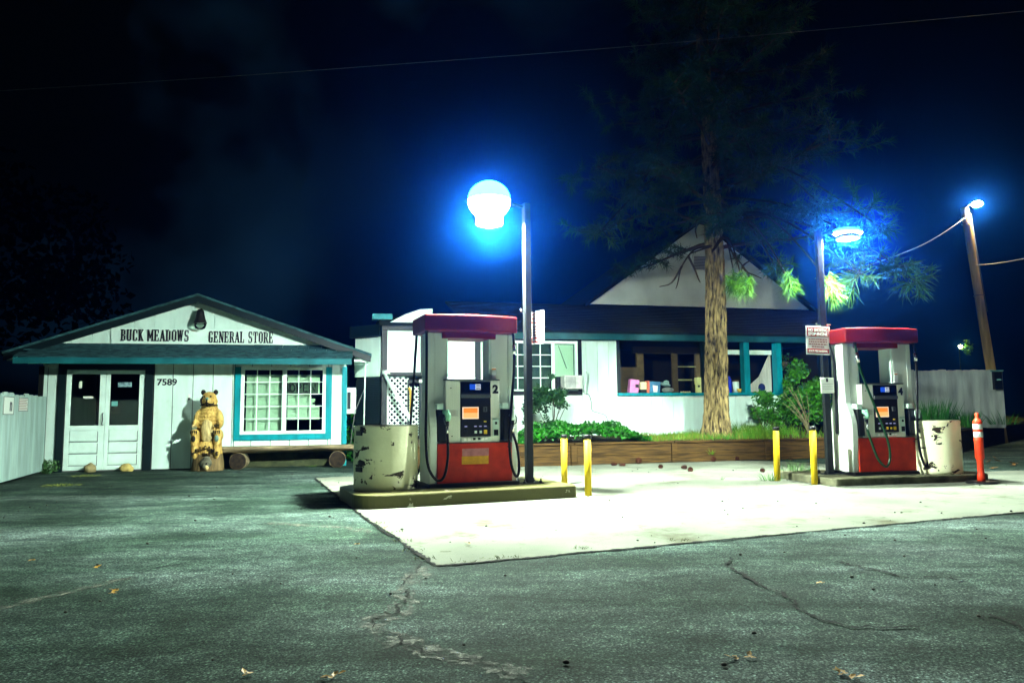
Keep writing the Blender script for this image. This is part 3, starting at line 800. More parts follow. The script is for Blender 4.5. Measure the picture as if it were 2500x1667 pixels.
def pump(label, loc, rz, number, green=False, decal=False, vals=('055', '0095')):
    t = thing('fuel_pump', label, 'fuel pump', loc, rz)
    box('plinth', blackpl, t, -.12, 1.14, -.05, .61, 0, .05, .006)
    box('body', palebody, t, .012, 1.038, .022, .538, .05, .575)
    lo = box('lower_door', redpanel, t, .0, 1.05, -.004, .02, .052, .572, .006)
    box('lower_door', redpanel, t, .0, 1.05, .54, .564, .052, .572, .006)
    if decal:
        box('faded_decal', stain_p, lo, .34, .715, -.007, -.0045, .40, .50)
        box('faded_decal', stain_y, lo, .335, .71, -.007, -.0045, .29, .397)
    MB().prism_x(sail_profile(.03, .53, 2.06), -.105, -.002).build('side_shell', palebody, t, .012)
    MB().prism_x(sail_profile(.03, .53, 2.06), 1.052, 1.135).build('side_shell', palebody, t, .012)
    for x0, x1, n in ((.0, .165, 0), (.80, 1.05, 1)):
        c = box('column', palebody, t, x0, x1, .135, .425, .90, 2.06, .008)
        if n: 
            box('label', brightlab, c, .812, .875, .128, .1345, 1.44, 1.60)
            box('label_line', mat('orange_ink', (.8, .25, .03), .5), c, .814, .873, .126, .1278, 1.565, 1.58)
        else: pass
        e = box('edge_strip', white_clean, c, (.166 if n == 0 else .775), (.182 if n == 0 else .799), .14, .42, 1.42, 2.06)
    # head cabinet
    hd = box('cabinet', steel, t, .125, .885, .03, .53, .578, 1.41, .008)
    box('top_edge', graymetal, hd, .12, .89, .026, .534, 1.411, 1.425)
    bz = box('bezel', blackpl, hd, .325, .755, .018, .0295, .655, 1.395, .004)
    box('visor', graymetal, bz, .327, .753, -.004, .0175, 1.175, 1.225, .006)
    box('display_glass', mat('display_black', (.004, .004, .005), .12), bz, .335, .745, .013, .0178, 1.25, 1.385)
    box('display_screen', blue_scr, bz, .455, .535, .009, .0128, 1.285, 1.36)
    box('display_screen', lcd_scr, bz, .536, .61, .009, .0128, 1.285, 1.36)
    text('lettering', vals[0], letter, bz, .548, .0085, 1.325, .028, .055, bold=.02)
    text('lettering', vals[1], letter, bz, .545, .0085, 1.29, .024, .058, bold=.02)
    box('screen_rim', rim_scr, bz, .352, .580, .012, .0178, .893, 1.053)
    box('screen', orange_scr, bz, .366, .566, .0085, .0118, .975, 1.040)
    box('screen', cream_scr, bz, .366, .566, .0085, .0118, .905, .9745)
    cr = box('card_reader', graymetal, bz, .645, .70, .002, .0178, .985, 1.055, .003)
    box('slot', blackpl, cr, .667, .678, -.001, .0019, .995, 1.045)
    for k, x in enumerate((.40, .535, .605, .675)):
        box('price_display', key_lit, bz, x - .018, x + .018, .012, .0178, .785, .800)
        bt = box('grade_button', blackpl if k < 3 else yellowpl, bz, x - .024, x + .024, .004, .0178, .69, .745, .004)
        if k in (1, 2) or green: box('button_face', yellowpl if green and k else palebody, bt, x - .017, x + .017, .001, .0039, .70, .735)
    box('sticker', yellowpl, bz, .655, .69, .013, .0178, .845, .865)
    box('lock', blackpl, lo, .985, 1.005, -.0075, -.0045, .50, .52)
    ins = box('instruction_label', signwhite, hd, .16, .30, .026, .0295, .93, 1.02)
    mb_ = MB(); [mb_.box(.17, .29 - .03*(k % 2), .0235, .0258, .94 + k*.013, .944 + k*.013) for k in range(6)]; mb_.build('small_print', signink, ins)
    sl = box('receipt_slot', white_clean, hd, .785, .87, .02, .0295, .655, .90, .004)
    box('opening', blackpl, sl, .80, .86, .013, .0199, .665, .745); box('opening', blackpl, sl, .815, .845, .013, .0199, .815, .85)
    box('opening', blackpl, sl, .775, .868, .012, .0199, .878, .885)
    text('pump_number', number, letter, hd, .785, .0295, 1.235, .12, .085, bold=.05, depth=.006)
    lb = box('bottom_lip', palebody, hd, .33, .75, .016, .0295, .585, .645, .004)
    for x in (.37, .43, .50, .57, .62, .67): box('worn_mark', brightlab if x != .50 and x != .57 else blackpl, lb, x, x + .035, .0115, .0159, .60 if x < .5 else .61, .64)
    for x, z in ((.185, 1.30), (.20, .66)): box('lock', blackpl, hd, x, x + .02, .024, .0299, z, z + .012)
    # canopy
    N = 18; out = []
    for k in range(N+1):
        u = k/N; out.append((-.19 + 1.31*u, -.085 - .10*math.sin(PI*u)))
    for k in range(N+1):
        u = 1 - k/N; out.append((-.19 + 1.31*u, .645 + .10*math.sin(PI*u)))
    MB().prism_z(out, 2.062, 2.285).build('canopy', redcan, t, .02)
    sk = [(.10, .0)] + [(.10 + .75*k/12, .06 - .05*math.sin(PI*k/12)) for k in range(13)] + [(.85, .5), (.10, .5)]
    MB().prism_z(sk[1:], 1.985, 2.0615).build('canopy_skirt', redcan, t)
    # holsters, nozzles, hoses
    for side, hx, s in ((0, .012, 1), (1, .90, -1)):
        h = box('holster', blackpl, t, hx + (0 if side == 0 else .03), hx + (.108 if side == 0 else .145), -.012, .13, .60, 1.02, .006)
        box('holster_cap', white_clean, h, hx - .02 + side*.03, hx + .07 + side*.03, -.02, .10, 1.025, 1.10, .006)
        hose_m = greenrub if (green and side == 0) else rubber
        nm = greenpl if side == 0 else white_clean
        nx = .125 if side == 0 else 1.045
        nz = MB()
        nz.tube([(nx - s*.05, -.02, .99), (nx - s*.01, -.05, .985), (nx + s*.01, -.06, .93), (nx + s*.0, -.06, .87)], [.028, .045, .042, .03], 12)
        no = nz.build('nozzle', nm, t)
        MB().tube([(nx, -.06, .868), (nx, -.062, .80)], [.024, .019], 10).build('nozzle_grip', blackpl, no)
        MB().tube([(nx - s*.02, -.05, .95), (nx - s*.055, -.075, .90), (nx - s*.04, -.075, .83), (nx, -.062, .81)], .008, 8).build('lever', graymetal, no)
        MB().tube([(nx, -.062, .798), (nx - .003, -.064, .70)], .016, 10).build('swivel', chrome, no)
        if side == 0 and not green:
            path = [(-.15, -.02, 2.10), (-.155, -.05, 1.7), (-.165, -.07, 1.1), (-.175, -.09, .62), (-.15, -.13, .28), (-.04, -.16, .11), (.06, -.15, .17), (.115, -.11, .42), (nx - .003, -.066, .70)]
        elif side == 0:
            path = [(.0, -.04, 2.06), (.03, -.06, 1.74), (.12, -.09, 1.4), (.28, -.12, .95), (.40, -.15, .55), (.42, -.16, .28), (.34, -.17, .14), (.22, -.15, .25), (.15, -.11, .5), (nx - .003, -.066, .70)]
        else:
            path = [(1.075, -.02, 2.08), (1.08, -.04, 1.95), (1.07, -.06, 1.55), (1.02, -.09, 1.1), (.97, -.12, .62), (.985, -.15, .28), (1.05, -.16, .12) , (1.10, -.14, .22), (1.09, -.10, .5), (nx - .003, -.066, .70)]
        pp = smooth_path(path)
        MB().tube(pp, .0185, 10).build('hose', hose_m, t)
        k = 5 if side else 8
        sp = [p for p in pp if 1.72 < p.z < 1.92]
        if green or side: 
            if len(sp) > 1: MB().tube([sp[0], sp[-1]], .027, 12).build('breakaway_coupling', chrome, t)
        MB().tube([pp[0] + Vector((0, .02, .04)), pp[0], pp[1]], .026, 10).build('hose_fitting', blackpl, t)
    if not green:     # the hose of the far side shows behind
        pp = smooth_path([(-.16, .50, 2.10), (-.17, .60, 1.6), (-.20, .68, .9), (-.23, .70, .4), (-.20, .72, .16), (-.10, .70, .14), (-.03, .66, .4), (.02, .62, .7)])
        MB().tube(pp, .0185, 10).build('hose', rubber, t)
    return t
pump('fuel pump number 2 with glowing orange screen and dark red canopy', (-1.0, 9.84, .17), 20.5, '2', decal=True)
pump('fuel pump number 4 with a green hose looping across its red door', (5.36, 11.58, .12), 12, '4', green=True, vals=('011', '0.95'))

LRX1, LRZ1, LS1, LU1 = .30, .27, 16500.0, 24.0  # first lamp's globe is sized to stand in for its glare
LS2, LU2 = 13000.0, 12.0
# lamp posts -------------------------------------------------------------
def sign_plate(t, name, wd, ht, loc, rz, tilt, mount):
    o = bpy.data.objects.new(name, None)
    pl = MB().box(-wd/2, wd/2, -.004, .0, -ht/2, ht/2).build(name, signwhite, None, .003)
    bpy.data.objects.remove(o)
    pl.location = loc; pl.rotation_euler = (0, R(tilt), R(rz))
    a = box('red_band', signred, pl, -wd*.45, wd*.45, -.0065, -.0045, ht*.14, ht*.45)
    b = box('red_band', signred, pl, -wd*.45, wd*.45, -.0065, -.0045, -ht*.45, -ht*.29)
    text('lettering', 'NO SMOKING', signwhite, a, -wd*.40, -.0068, ht*.305, ht*.115, wd*.80, bold=.03, depth=.002)
    text('lettering', 'STOP ENGINE', signwhite, a, -wd*.40, -.0068, ht*.165, ht*.115, wd*.80, bold=.03, depth=.002)
    text('lettering', 'STATE FIRE MARSHAL', signwhite, b, -wd*.40, -.0068, -ht*.415, ht*.085, wd*.80, bold=.02, depth=.002)
    mb = MB(); rs = random.Random(4)
    for r_ in range(4):
        z = ht*(.06 - r_*.085); x = -wd*(.38 - .12*(r_ == 3)); end = wd*(.38 - .12*(r_ == 3))
        while x < end:
            l = min(rs.uniform(.015, .05), end - x); mb.box(x, x + l, -.0065, -.0045, z - ht*.045, z); x += l + .009
    mb.build('small_print', signink, pl)
    return pl

lampw = emit('lamp_glow', (.80, 1.0, .80), 1.0)
lampb = emit('lamp_halo_glow', (.02, .22, 1.0), 1.0)
LAMP = {}
def lamp_post(label, x, y, z0, ht, arm, rz, rx, rzz, s_low, s_up):
    t = thing('lamp_post', label, 'lamp post', (x, y, z0), rz)
    p = box('post', postblk, t, -.048, .048, -.048, .048, .012, ht, .008)
    bp = box('base_plate', postblk, t, -.16, .16, -.14, .14, 0, .012)
    mb = MB()
    for i in (-1, 1):
        for j in (-1, 1): mb.lathe([(.022, .012), (.022, .035), (.012, .036), (.012, .065)], (i*.125, j*.105, 0), 8)
    mb.build('anchor_bolt', rubber, bp)
    sg = 1 if arm > 0 else -1
    a = MB().tube([(sg*.06, 0, ht - .05), (arm - sg*rx*.7, 0, ht - .02)], .022, 10).build('arm', postblk, t)
    N = 36; K = 9; ry = rx*.62 if rzz < .2 else rx
    def half(sign):
        mb = MB()
        for i in range(K+1):
            ph = PI/2*i/K
            for j in range(N):
                q = 2*PI*j/N
                mb.v.append(Vector((arm + rx*math.cos(ph)*math.cos(q), ry*math.cos(ph)*math.sin(q), ht - .02 + sign*(.004 + rzz*math.sin(ph)))))
        for i in range(K):
            for j in range(N):
                u, v = i*N+j, i*N+(j+1) % N; mb.smooth.add(len(mb.f)); mb.f.append((u, v, v+N, u+N))
        mb.f.append(tuple(K*N+j for j in range(N)))
        return mb
    m1 = emit('lamp_glow_%d' % int(s_up), (.75, .95, 1.0), 14.0 if rzz > .2 else 8.0)
    m2 = emit('lamp_halo_glow_%d' % int(s_up), (.01, .14, 1.0), s_up)
    half(-1).build('lamp_lens', m1, t)
    m0 = emit('led_glow_%d' % int(s_up), (.86, 1.0, .86), s_low)
    zb = ht - .02 - rzz + .02; hh = .12 if rzz > .2 else .075; r1 = .13 if rzz > .2 else .12
    MB().lathe([(r1*.72, zb - hh), (r1, zb), (r1, zb + .004)], (arm, 0, 0), 32, False).build('led_lens', m0, t)
    MB().lathe([(.01, zb - hh - .006), (r1*.72, zb - hh - .004), (r1*.72, zb - hh + .001)], (arm, 0, 0), 32).build('lens_cap', m1, t)
    br_ = r1 + .05
    MB().lathe([(br_, zb - hh*.78), (br_ + .008, zb - hh*.78), (br_ + .01, zb + .004), (r1*.8, zb + .03), (.01, zb + .03), (.01, zb + .006), (r1 + .01, zb + .006), (br_ - .002, zb)], (arm, 0, 0), 32, False).build('lamp_housing', m1 if rzz > .2 else blackpl, t)  # big lamp's housing is made to glow so it joins the glare
    half(1).build('halo_dome', m2, t)  # blue upper half added to light the halo above and tint the post
    rg = MB(); rg.tube([(arm + rx*1.01*math.cos(2*PI*k/36), ry*1.02*math.sin(2*PI*k/36), ht - .02) for k in range(37)], .006, 6); rg.build('lamp_rim', graymetal, t)
    # hook bracket part way up
    MB().tube([(-.12, -.03, 2.42), (-.12, -.03, 2.38), (.12, -.03, 2.38)], .008, 8).build('bracket', chrome, p)
    return t
L1 = lamp_post('tall black lamp post by pump 2 with its big blue-white lamp reaching left', .22, 10.38, .17, 3.95, -.58, 26, LRX1, LRZ1, LS1, LU1)
L2 = lamp_post('black lamp post by pump 4 with a flat oval lamp reaching right', 5.03, 11.9, .12, 3.93, .50, 4, .25, .075, LS2, LU2)
s1 = sign_plate(None, 'warning_sign', .46, .46, (.32, 10.43, 2.33), -55, 0, 0)
tag(s1, 'red and white warning sign turned edgeways behind the post by pump 2', 'sign')
s2 = sign_plate(None, 'warning_sign', .44, .46, (4.90, 11.80, 2.24), 14, 1.5, 0)
tag(s2, 'red and white no smoking sign on the post by pump 4', 'sign')
cb = thing('call_box', 'small white plate with a black pictogram on the post by pump 4', 'plate', (5.02, 11.80, 1.52), 8)
box('plate', signwhite, cb, -.125, .105, -.02, .0, -.125, .125, .018)
box('pictogram', letter, cb, -.035, .0, -.023, -.0205, .055, .115)
mb = MB(); [mb.box(-.10, .085, -.023, -.0205, .02 - k*.04, .024 - k*.04) for k in range(3)]; mb.build('ruled_line', graymetal, cb)
cd = MB().tube([(5.10, 11.86, 2.2), (5.17, 11.86, 1.9), (5.17, 11.86, 1.2), (5.16, 11.86, .75)], .022, 8).build('conduit_pipe', postblk)
tag(cd, 'thin dark conduit running down beside the post at pump 4', 'pipe')

# bollards ------------------------------------------------------------------
def bollard(x, y, h, lean, label):
    t = thing('bollard', label, 'bollard', (x, y, 0), 0, 'yellow bollards on the concrete pad')
    t.rotation_euler = (0, R(lean), rnd(0, 6))
    t.rotation_euler = (0, R(lean), 0)
    MB().lathe([(.048, -.02), (.048, h - .055)], seg=24).build('pipe', yellow, t)
    MB().lathe([(.051, h - .062), (.052, h - .01), (.044, h), (.01, h + .002)], seg=24).build('cap', blackpl, t)
bollard(.80, 11.75, .79, .3, 'yellow bollard behind the island end, clean and unchipped')
bollard(1.02, 10.25, .83, .3, 'yellow bollard with a black scuff, in front of the island end')
bollard(4.26, 12.1, .87, .8, 'yellow bollard left of the weeds, leaning a little')
bollard(4.60, 11.45, .885, .3, 'yellow bollard with dark chips, nearest the post of pump 4')

# delineator ------------------------------------------------------------------
t = thing('delineator_post', 'orange delineator post with two white bands on a black rubber base', 'traffic post', (7.09, 11.36, .008))
MB().lathe([(.215, 0), (.22, .012), (.20, .03), (.06, .036)], seg=32).build('base', rubber, t)
MB().lathe([(.055, .03), (.056, .10), (.050, .13), (.046, .15), (.044, .34), (.062, .38), (.063, .62), (.066, .64), (.066, .66), (.061, .665), (.061, .88), (.066, .90), (.060, .94), (.035, .965), (.026, .985), (.028, 1.04), (.020, 1.055), (.005, 1.06)], seg=28).build('post', orange, t)
for z in (.69, .81): MB().lathe([(.0625, z), (.064, z + .004), (.064, z + .076), (.0625, z + .08)], seg=28, cap=False).build('reflective_band', reflective, t)

# ================================================================== PLANTER
PO = Vector((0.06, 15.68, 0))
def PP(s, y, z=0): return PO + Matrix.Rotation(R(14), 3, 'Z') @ Vector((s, y, z))
pl = thing('timber_planter', 'low brown timber retaining wall holding the planted bed before the house', 'retaining wall', PO, 14)
segs = [-3.0, -1.2, 1.28, 3.62, 5.95, 8.3]
for a, b in zip(segs, segs[1:]):
    for z0, z1 in ((.008, .195), (.203, .415)):
        box('board', timber, pl, a + .075, b - .075, .0, .05, z0, z1, .004)
    box('cap_board', timber, pl, a + .01, b - .01, -.03 + rnd(-.008, .008), .12, .432, .475, .005)
for s in segs: box('upright', timber, pl, s - .062, s + .062, -.03, .06, .0, .43, .004)
box('back_board', blacktrim, pl, -3.0, 8.3, .06, .085, 0, .43)
mb = MB(); nx_, ny_ = 90, 20
for i in range(nx_+1):
    for j in range(ny_+1):
        s = -3.0 + 11.4*i/nx_; y = .09 + 2.6*j/ny_
        z = .445 + .10*(y/2.4) + .05*mnoise.noise(Vector((s*1.3, y*1.3, 0))) + .02*mnoise.noise(Vector((s*5, y*5, 4)))
        if s > 6.2: z += .09*max(0, 1 - abs(s-7.0)/.9)*max(0, 1-abs(y-.7)/.8)
        mb.v.append(PP(s, y, z))
for i in range(nx_):
    for j in range(ny_):
        a = i*(ny_+1)+j; mb.f.append((a, a+ny_+1, a+ny_+2, a+1))
tag(mb.build('planting_bed_soil', soil, None, 0, True), kind='structure')
def soilz(s, y): return .445 + .10*(y/2.4) + .05*mnoise.noise(Vector((s*1.3, y*1.3, 0)))
# ================================================================== LONG HOUSE
SEAM = MB()
hs = thing('long_house', 'long low white house with dark eaves, open window bays and a pale gable above', 'house', PP(0, 2.4), 14)
w = MB()
boards(w, 2.33, 3.27, .35, 2.93, ph=.05, pitch=.30, gap=.008); boards(w, 3.27, 8.05, .35, 1.525, pitch=.30, gap=.007)
for z0, z1 in ((.35, .895), (.90, 1.285), (1.29, 1.615)): w.box(-.3, 2.325, -.02, .0, z0, z1)
w.box(-.3, 2.325, .002, .08, .35, 1.6)
w.box(-2.53, -.39, -.0, .08, 2.03, 3.1)
for k in range(7): w.box(-1.60, -.39, -.02, .0, .3 + k*.245, .54 + k*.245)
w.box(-1.6, -.39, .002, .08, .3, 2.0)
w.build('wall', white, hs); SEAM.build('wall_backing', seamm, hs)
# raised panels on the annex
mb = MB(); mb.box(-2.50, -1.72, -.016, -.002, 2.12, 3.07); mb.box(-1.05, -.40, -.016, -.002, 2.02, 2.98); mb.box(-1.60, -1.12, -.016, -.002, 2.12, 2.98)
mb.build('wall_panel', white_clean, hs, .004)
mb = MB()
mb.box(-2.63, -2.505, -.06, .07, .2, 3.2); mb.box(-2.505, -1.56, -.045, -.018, 2.03, 2.105); mb.box(-1.715, -1.63, -.045, -.018, 2.106, 3.1)
mb.box(-.395, -.262, -.05, .0, 1.0, 2.93); mb.box(-2.63, -.3, -.10, -.05, 3.10, 3.2)
mb.build('corner_post', darkteal, hs)
an = MB()
an.box(-2.7, -.3, -.12, 2.5, 3.205, 3.40); an.build('annex_roof', darkroof, hs)
MB().prism_y([(-2.45, 3.28), (-1.45, 3.28), (-1.45, 3.62), (-1.75, 3.60), (-2.1, 3.47)], -.16, -.122).build('annex_gable', white, hs)
box('annex_cap', teal, hs, -2.86, -2.40, -.2, .1, 3.34, 3.47)
# angled side of the annex
def slab_between(mb, a, b, z0, z1, th=.05):
    a, b = Vector(a), Vector(b); d = (b-a).normalized(); n = Vector((-d.y, d.x))*th
    mb.prism_z([tuple(a), tuple(b), tuple(b+n), tuple(a+n)], z0, z1)
mb = MB(); slab_between(mb, (-3.22, .62), (-2.66, .06), 2.02, 2.95); mb.build('angled_wall', white, hs)
mb = MB(); slab_between(mb, (-3.36, .60), (-2.70, -.06), 2.96, 3.24, .1); mb.build('angled_eave', darkteal, hs)
mb = MB()
for k in range(24):
    z = .92 + k*.042; slab_between(mb, (-3.20, .60 - .006*(k % 2)), (-2.66, .06 - .006*(k % 2)), z, z + .03, .03)
slab_between(mb, (-3.18, .66), (-2.66, .14), .3, 2.0, .02)
mb.build('angled_louvre', darkteal, hs)
# porch stair: lattice, opening, rail
lt = MB()
def lattice(mb, x0, x1, z0, z1, y, p=.115, w_=.036):
    for sgn in (-1, 1):
        off = -(z1 - z0) - (x1-x0)
        c = x0 - (z1-z0)
        while c < x1 + (z1-z0):
            # line x = c + sgn*(z - zm) clipped
            a = (c, z0); b = (c + (z1-z0), z1)
            if sgn < 0: a, b = (c, z1), (c + (z1-z0), z0)
            t0, t1 = 0., 1.
            dx = b[0]-a[0]
            t0 = max(t0, (x0 - a[0])/dx); t1 = min(t1, (x1 - a[0])/dx)
            if t1 - t0 > .02:
                p0 = Vector((a[0]+dx*t0, a[1]+(b[1]-a[1])*t0)); p1 = Vector((a[0]+dx*t1, a[1]+(b[1]-a[1])*t1))
                d = (p1-p0).normalized(); n = Vector((-d.y, d.x))*w_/2
                yy = y + (.008 if sgn > 0 else 0)
                mb.prism_y([tuple(p0+n), tuple(p0-n), tuple(p1-n), tuple(p1+n)], yy, yy + .007)
            c += p*1.15
lattice(lt, -2.50, -2.0, .5, 2.0, -.02); lattice(lt, -1.98, -1.74, .6, 1.8, .20)
lt.build('lattice', white_clean, hs)
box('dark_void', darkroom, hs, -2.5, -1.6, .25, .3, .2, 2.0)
mb = MB(); mb.box(-2.03, -1.985, -.03, .05, .5, 1.86); mb.box(-1.735, -1.66, -.03, .05, .3, 1.9); mb.box(-2.03, -1.66, -.031, .05, 1.861, 1.92); mb.build('lattice_frame', darkteal, hs)
box('shelf_rail', white_clean, hs, -1.76, -1.36, -.12, -.03, 1.86, 1.93, .004)
yp = MB().tube(smooth_path([(-1.99, -.05, 1.75), (-1.955, -.06, 1.6), (-1.95, -.06, 1.2), (-1.96, -.06, .55)]), .028, 8).build('yellow_pipe', mat('ochre_pipe', (.45, .30, .04), .5), hs)
rl = MB()
a = Vector((-2.58, -.15, 2.08)); b = Vector((-2.02, -.75, .98))
rl.tube([a, b], .042, 8); rl.tube([b, (b.x, b.y, .2)], .03, 8); rl.tube([(-2.62, -.12, 2.1), (-2.45, -.16, 2.1)], .05, 8)
rl.build('stair_rail', white_clean, hs)
# sliding window with blinds and casing
mb = MB(); mb.box(2.225, 2.325, -.05, -.021, 1.62, 2.93); mb.box(-.26, 2.325, -.055, -.021, 1.555, 1.655); mb.box(-.26, 2.325, -.05, -.0, 2.90, 2.99)
cs = mb.build('casing', blacktrim, hs)
wi = MB()
wi.box(-.26, -.205, -.04, .05, 1.66, 2.9); wi.box(2.155, 2.222, -.04, .05, 1.66, 2.9); wi.box(-.205, 2.155, -.04, .05, 1.66, 1.70); wi.box(-.205, 2.155, -.04, .05, 2.835, 2.9)
wi.box(1.545, 1.615, -.042, .04, 1.70, 2.835)
wn = wi.build('window', white_clean, hs, .004)
mu = MB()
for k in range(1, 6): x = -.205 + 1.75*k/6; mu.box(x-.012, x+.012, -.015, .0, 1.70, 2.835)
for k in range(1, 4): z = 1.70 + 1.135*k/4; mu.box(-.205, 1.545, -.0145, -.0005, z-.010, z+.010)
mu.build('muntins', white_clean, wn)
box('pane', glass, wn, -.205, 2.155, .003, .008, 1.70, 2.835)
mb = MB()
for k in range(40):
    t = Matrix.Translation((0, .12, 1.72 + k*.028)) @ Matrix.Rotation(R(35), 4, 'X'); mb.box(-.2, 1.54, -.013, .013, -.001, .001, t)
mb.build('dark_blinds', mat('grey_green_blind', (.10, .16, .13), .6), wn)
mb = MB()
for k in range(34):
    t = Matrix.Translation((0, .06, 2.03 + k*.0235)) @ Matrix.Rotation(R(70), 4, 'X'); mb.box(1.63, 2.14, -.0125, .0125, -.001, .001, t)
bl = mb.build('pale_blinds', blindm, wn)
MB().tube([(1.74, .035, 2.79), (1.95, .035, 2.22)], .007, 6).build('cord', blackpl, bl)
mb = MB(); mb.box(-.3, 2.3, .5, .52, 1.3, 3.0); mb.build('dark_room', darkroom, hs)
ac = thing('air_conditioner', 'pale window air conditioner jutting from the house window above the rose bush', 'air conditioner', PP(1.76, 2.05, 1.70), 14)
box('case', acm, ac, 0, .47, 0, .32, 0, .33, .012)
mb = MB()
for k in range(12): mb.box(.03, .30, -.006, -.0005, .03 + k*.023, .042 + k*.023)
mb.build('grille', graymetal, ac)
MB().tube(smooth_path([(.46, .05, .02), (.52, -.02, .25), (.56, .0, .43), (.60, .05, .40), (.56, .03, .15), (.50, .0, -.05)]), .012, 8).build('bracket_hose', white_clean, ac)
cb_ = MB().tube([PP(*p) for p in smooth_path([(2.38, 2.37, 1.60), (2.5, 2.36, 1.56), (2.56, 2.36, 1.38), (2.58, 2.36, 1.17), (2.78, 2.36, 1.10), (2.95, 2.36, 1.02), (3.0, 2.36, .75)])], .009, 6).build('wall_cable', graymetal)
tag(cb_, 'thin grey cable drooping down the white house wall beside the air conditioner', 'cable')
# bay openings, posts, sill
box('sill', teal, hs, 3.27, 8.05, -.09, .16, 1.53, 1.60, .005)
for a, b in ((3.27, 3.36), (5.66, 5.76), (6.34, 6.40)): box('jamb', darkteal, hs, a, b, -.04, .095, 1.60, 2.93, .004)
for x in (6.83, 7.80): box('porch_post', teal, hs, x, x + .17, -.12, .08, 1.60, 2.93, .005)
box('porch_post', darkteal, hs, 9.2, 9.36, -.1, .08, .4, 2.93, .005)
box('light_header', white_clean, hs, 6.42, 7.80, .09, .14, 2.62, 2.74)
wb = MB()
for x0, x1 in ((3.0, 4.48), (4.665, 5.55), (5.70, 6.26), (6.42, 9.3)): pass
wb.box(3.2, 3.95, 1.5, 1.56, .4, 2.9); 
wb.build('porch_side', darkteal, hs)
mb = MB()
mb.box(4.35, 6.5, 1.44, 1.55, 2.74, 2.93); mb.box(4.47, 4.67, 1.45, 1.55, .4, 2.739); mb.box(5.55, 5.70, 1.45, 1.55, .4, 2.739); mb.box(6.26, 6.45, 1.45, 1.55, .4, 2.739)
mb.box(3.95, 4.47, 1.46, 1.55, .4, 2.35)
mb.build('inner_frame', tan, hs)
mb = MB(); mb.box(5.70, 6.26, 1.47, 1.52, 2.36, 2.39); mb.box(5.70, 6.26, 1.42, 1.50, 1.98, 2.02); mb.box(5.70, 6.26, 1.40, 1.46, 1.5, 1.53); mb.build('shelf', mat('dim_shelf', (.22, .24, .12), .7), hs)
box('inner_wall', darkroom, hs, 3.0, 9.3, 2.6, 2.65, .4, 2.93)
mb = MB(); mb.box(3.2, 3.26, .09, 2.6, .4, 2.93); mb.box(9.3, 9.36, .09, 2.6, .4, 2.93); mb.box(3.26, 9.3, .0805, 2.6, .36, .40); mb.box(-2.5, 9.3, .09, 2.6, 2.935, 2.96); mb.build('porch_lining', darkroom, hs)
MB().prism_y([(7.02, 1.72), (7.40, 2.02), (7.78, 2.70), (7.79, 1.62), (7.05, 1.62)], .12, .135).build('curtain', mat('grey_curtain', (.40, .42, .36), .8, var=((30, 30, 2), .25)), hs)
# eaves and roofs
box('eave_fascia', mat('eave_teal', (.008, .07, .08), .5, var=(3, .4)), hs, -.55, 9.55, -.22, -.18, 2.93, 3.14)
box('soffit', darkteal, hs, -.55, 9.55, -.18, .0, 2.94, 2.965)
mb = MB(); n0 = 0
P0 = [(-.55, -.24, 3.145), (9.6, -.24, 3.145), (11.9, 3.7, 4.40), (-.55, 3.7, 4.40)]
mb.poly(P0); mb.poly([(p[0], p[1], p[2]-.06) for p in reversed(P0)])
for i in range(4):
    a, b = P0[i], P0[(i+1) % 4]; mb.poly([a, (a[0],a[1],a[2]-.06), (b[0],b[1],b[2]-.06), b])
for k in range(1, 16):
    y0 = -.24 + 3.9*k/16; z0 = 3.145 + 1.25*k/16
    mb.box(-.55, 9.55 + 2.3*k/16, y0, y0 + .02, z0 - .005, z0 + .012)
mb.build('roof', darkroof, hs)
gx0, gx1, gz, pz = 3.74, 11.74, 4.42, 7.28
mb = MB().prism_y([(gx0+.1, gz), (gx1-.1, gz), ((gx0+gx1)/2, pz-.08)], 3.6, 3.66)
mb.build('gable', gablem, hs)
mb = MB()
cx = (gx0+gx1)/2
for sg in (-1, 1):
    xe = cx + sg*4.05; ze = gz - .02
    mb.prism_y([(cx, pz), (xe, ze), (xe, ze-.12), (cx, pz-.12)], 3.40, 10)
mb.build('gable_roof', darkroof, hs)
mb = MB()
for k in range(9): mb.box(7.45, 8.1, 3.585, 3.60, 5.62 + k*.05, 5.65 + k*.05)
mb.build('vent', mat('vent_grey', (.16, .16, .17), .7), hs)
mb = MB(); mb.box(-2.55, -2.45, .1, 9, .2, 3.2); mb.box(9.3, 9.4, 2.7, 9, .2, 3.3); mb.box(-2.4, 9.3, 8.9, 9, .2, 3.3); mb.build('outer_wall', white, hs)
# things on the sill
def item(name, label, cat, s, z=1.602, y=2.46):
    return thing(name, label, cat, PP(s, y, z), 14)
t = item('plastic_bin', 'pink plastic bin standing on the house window sill', 'bin', 3.63)
MB().prism_y([(0, .01), (.25, 0), (.29, .33), (.05, .36)], 0, .16).build('tub', mat('pink_plastic', (.62, .22, .48), .45, var=(9, .35)), t, .01)
box('mark', blackpl, t, .17, .26, -.003, -.001, .14, .22)
t = item('carton', 'small cream carton beside the pink bin on the sill', 'box', 3.94)
box('carton_body', mat('cream_card', (.62, .55, .34), .6, var=(8, .2)), t, 0, .17, 0, .14, .09, .28, .004); box('stand', blackpl, t, .0, .17, .01, .13, 0, .09)
t = item('folder', 'red folder stood upright between the carton and the blue tote', 'folder', 4.125)
MB().prism_y([(0, 0), (.06, 0), (.09, .30), (.015, .32)], 0, .17).build('cover', mat('red_card', (.55, .12, .07), .6, var=(10, .3)), t, .004)
t = item('tote_box', 'blue tote with a white patch on the house window sill', 'tote', 4.20)
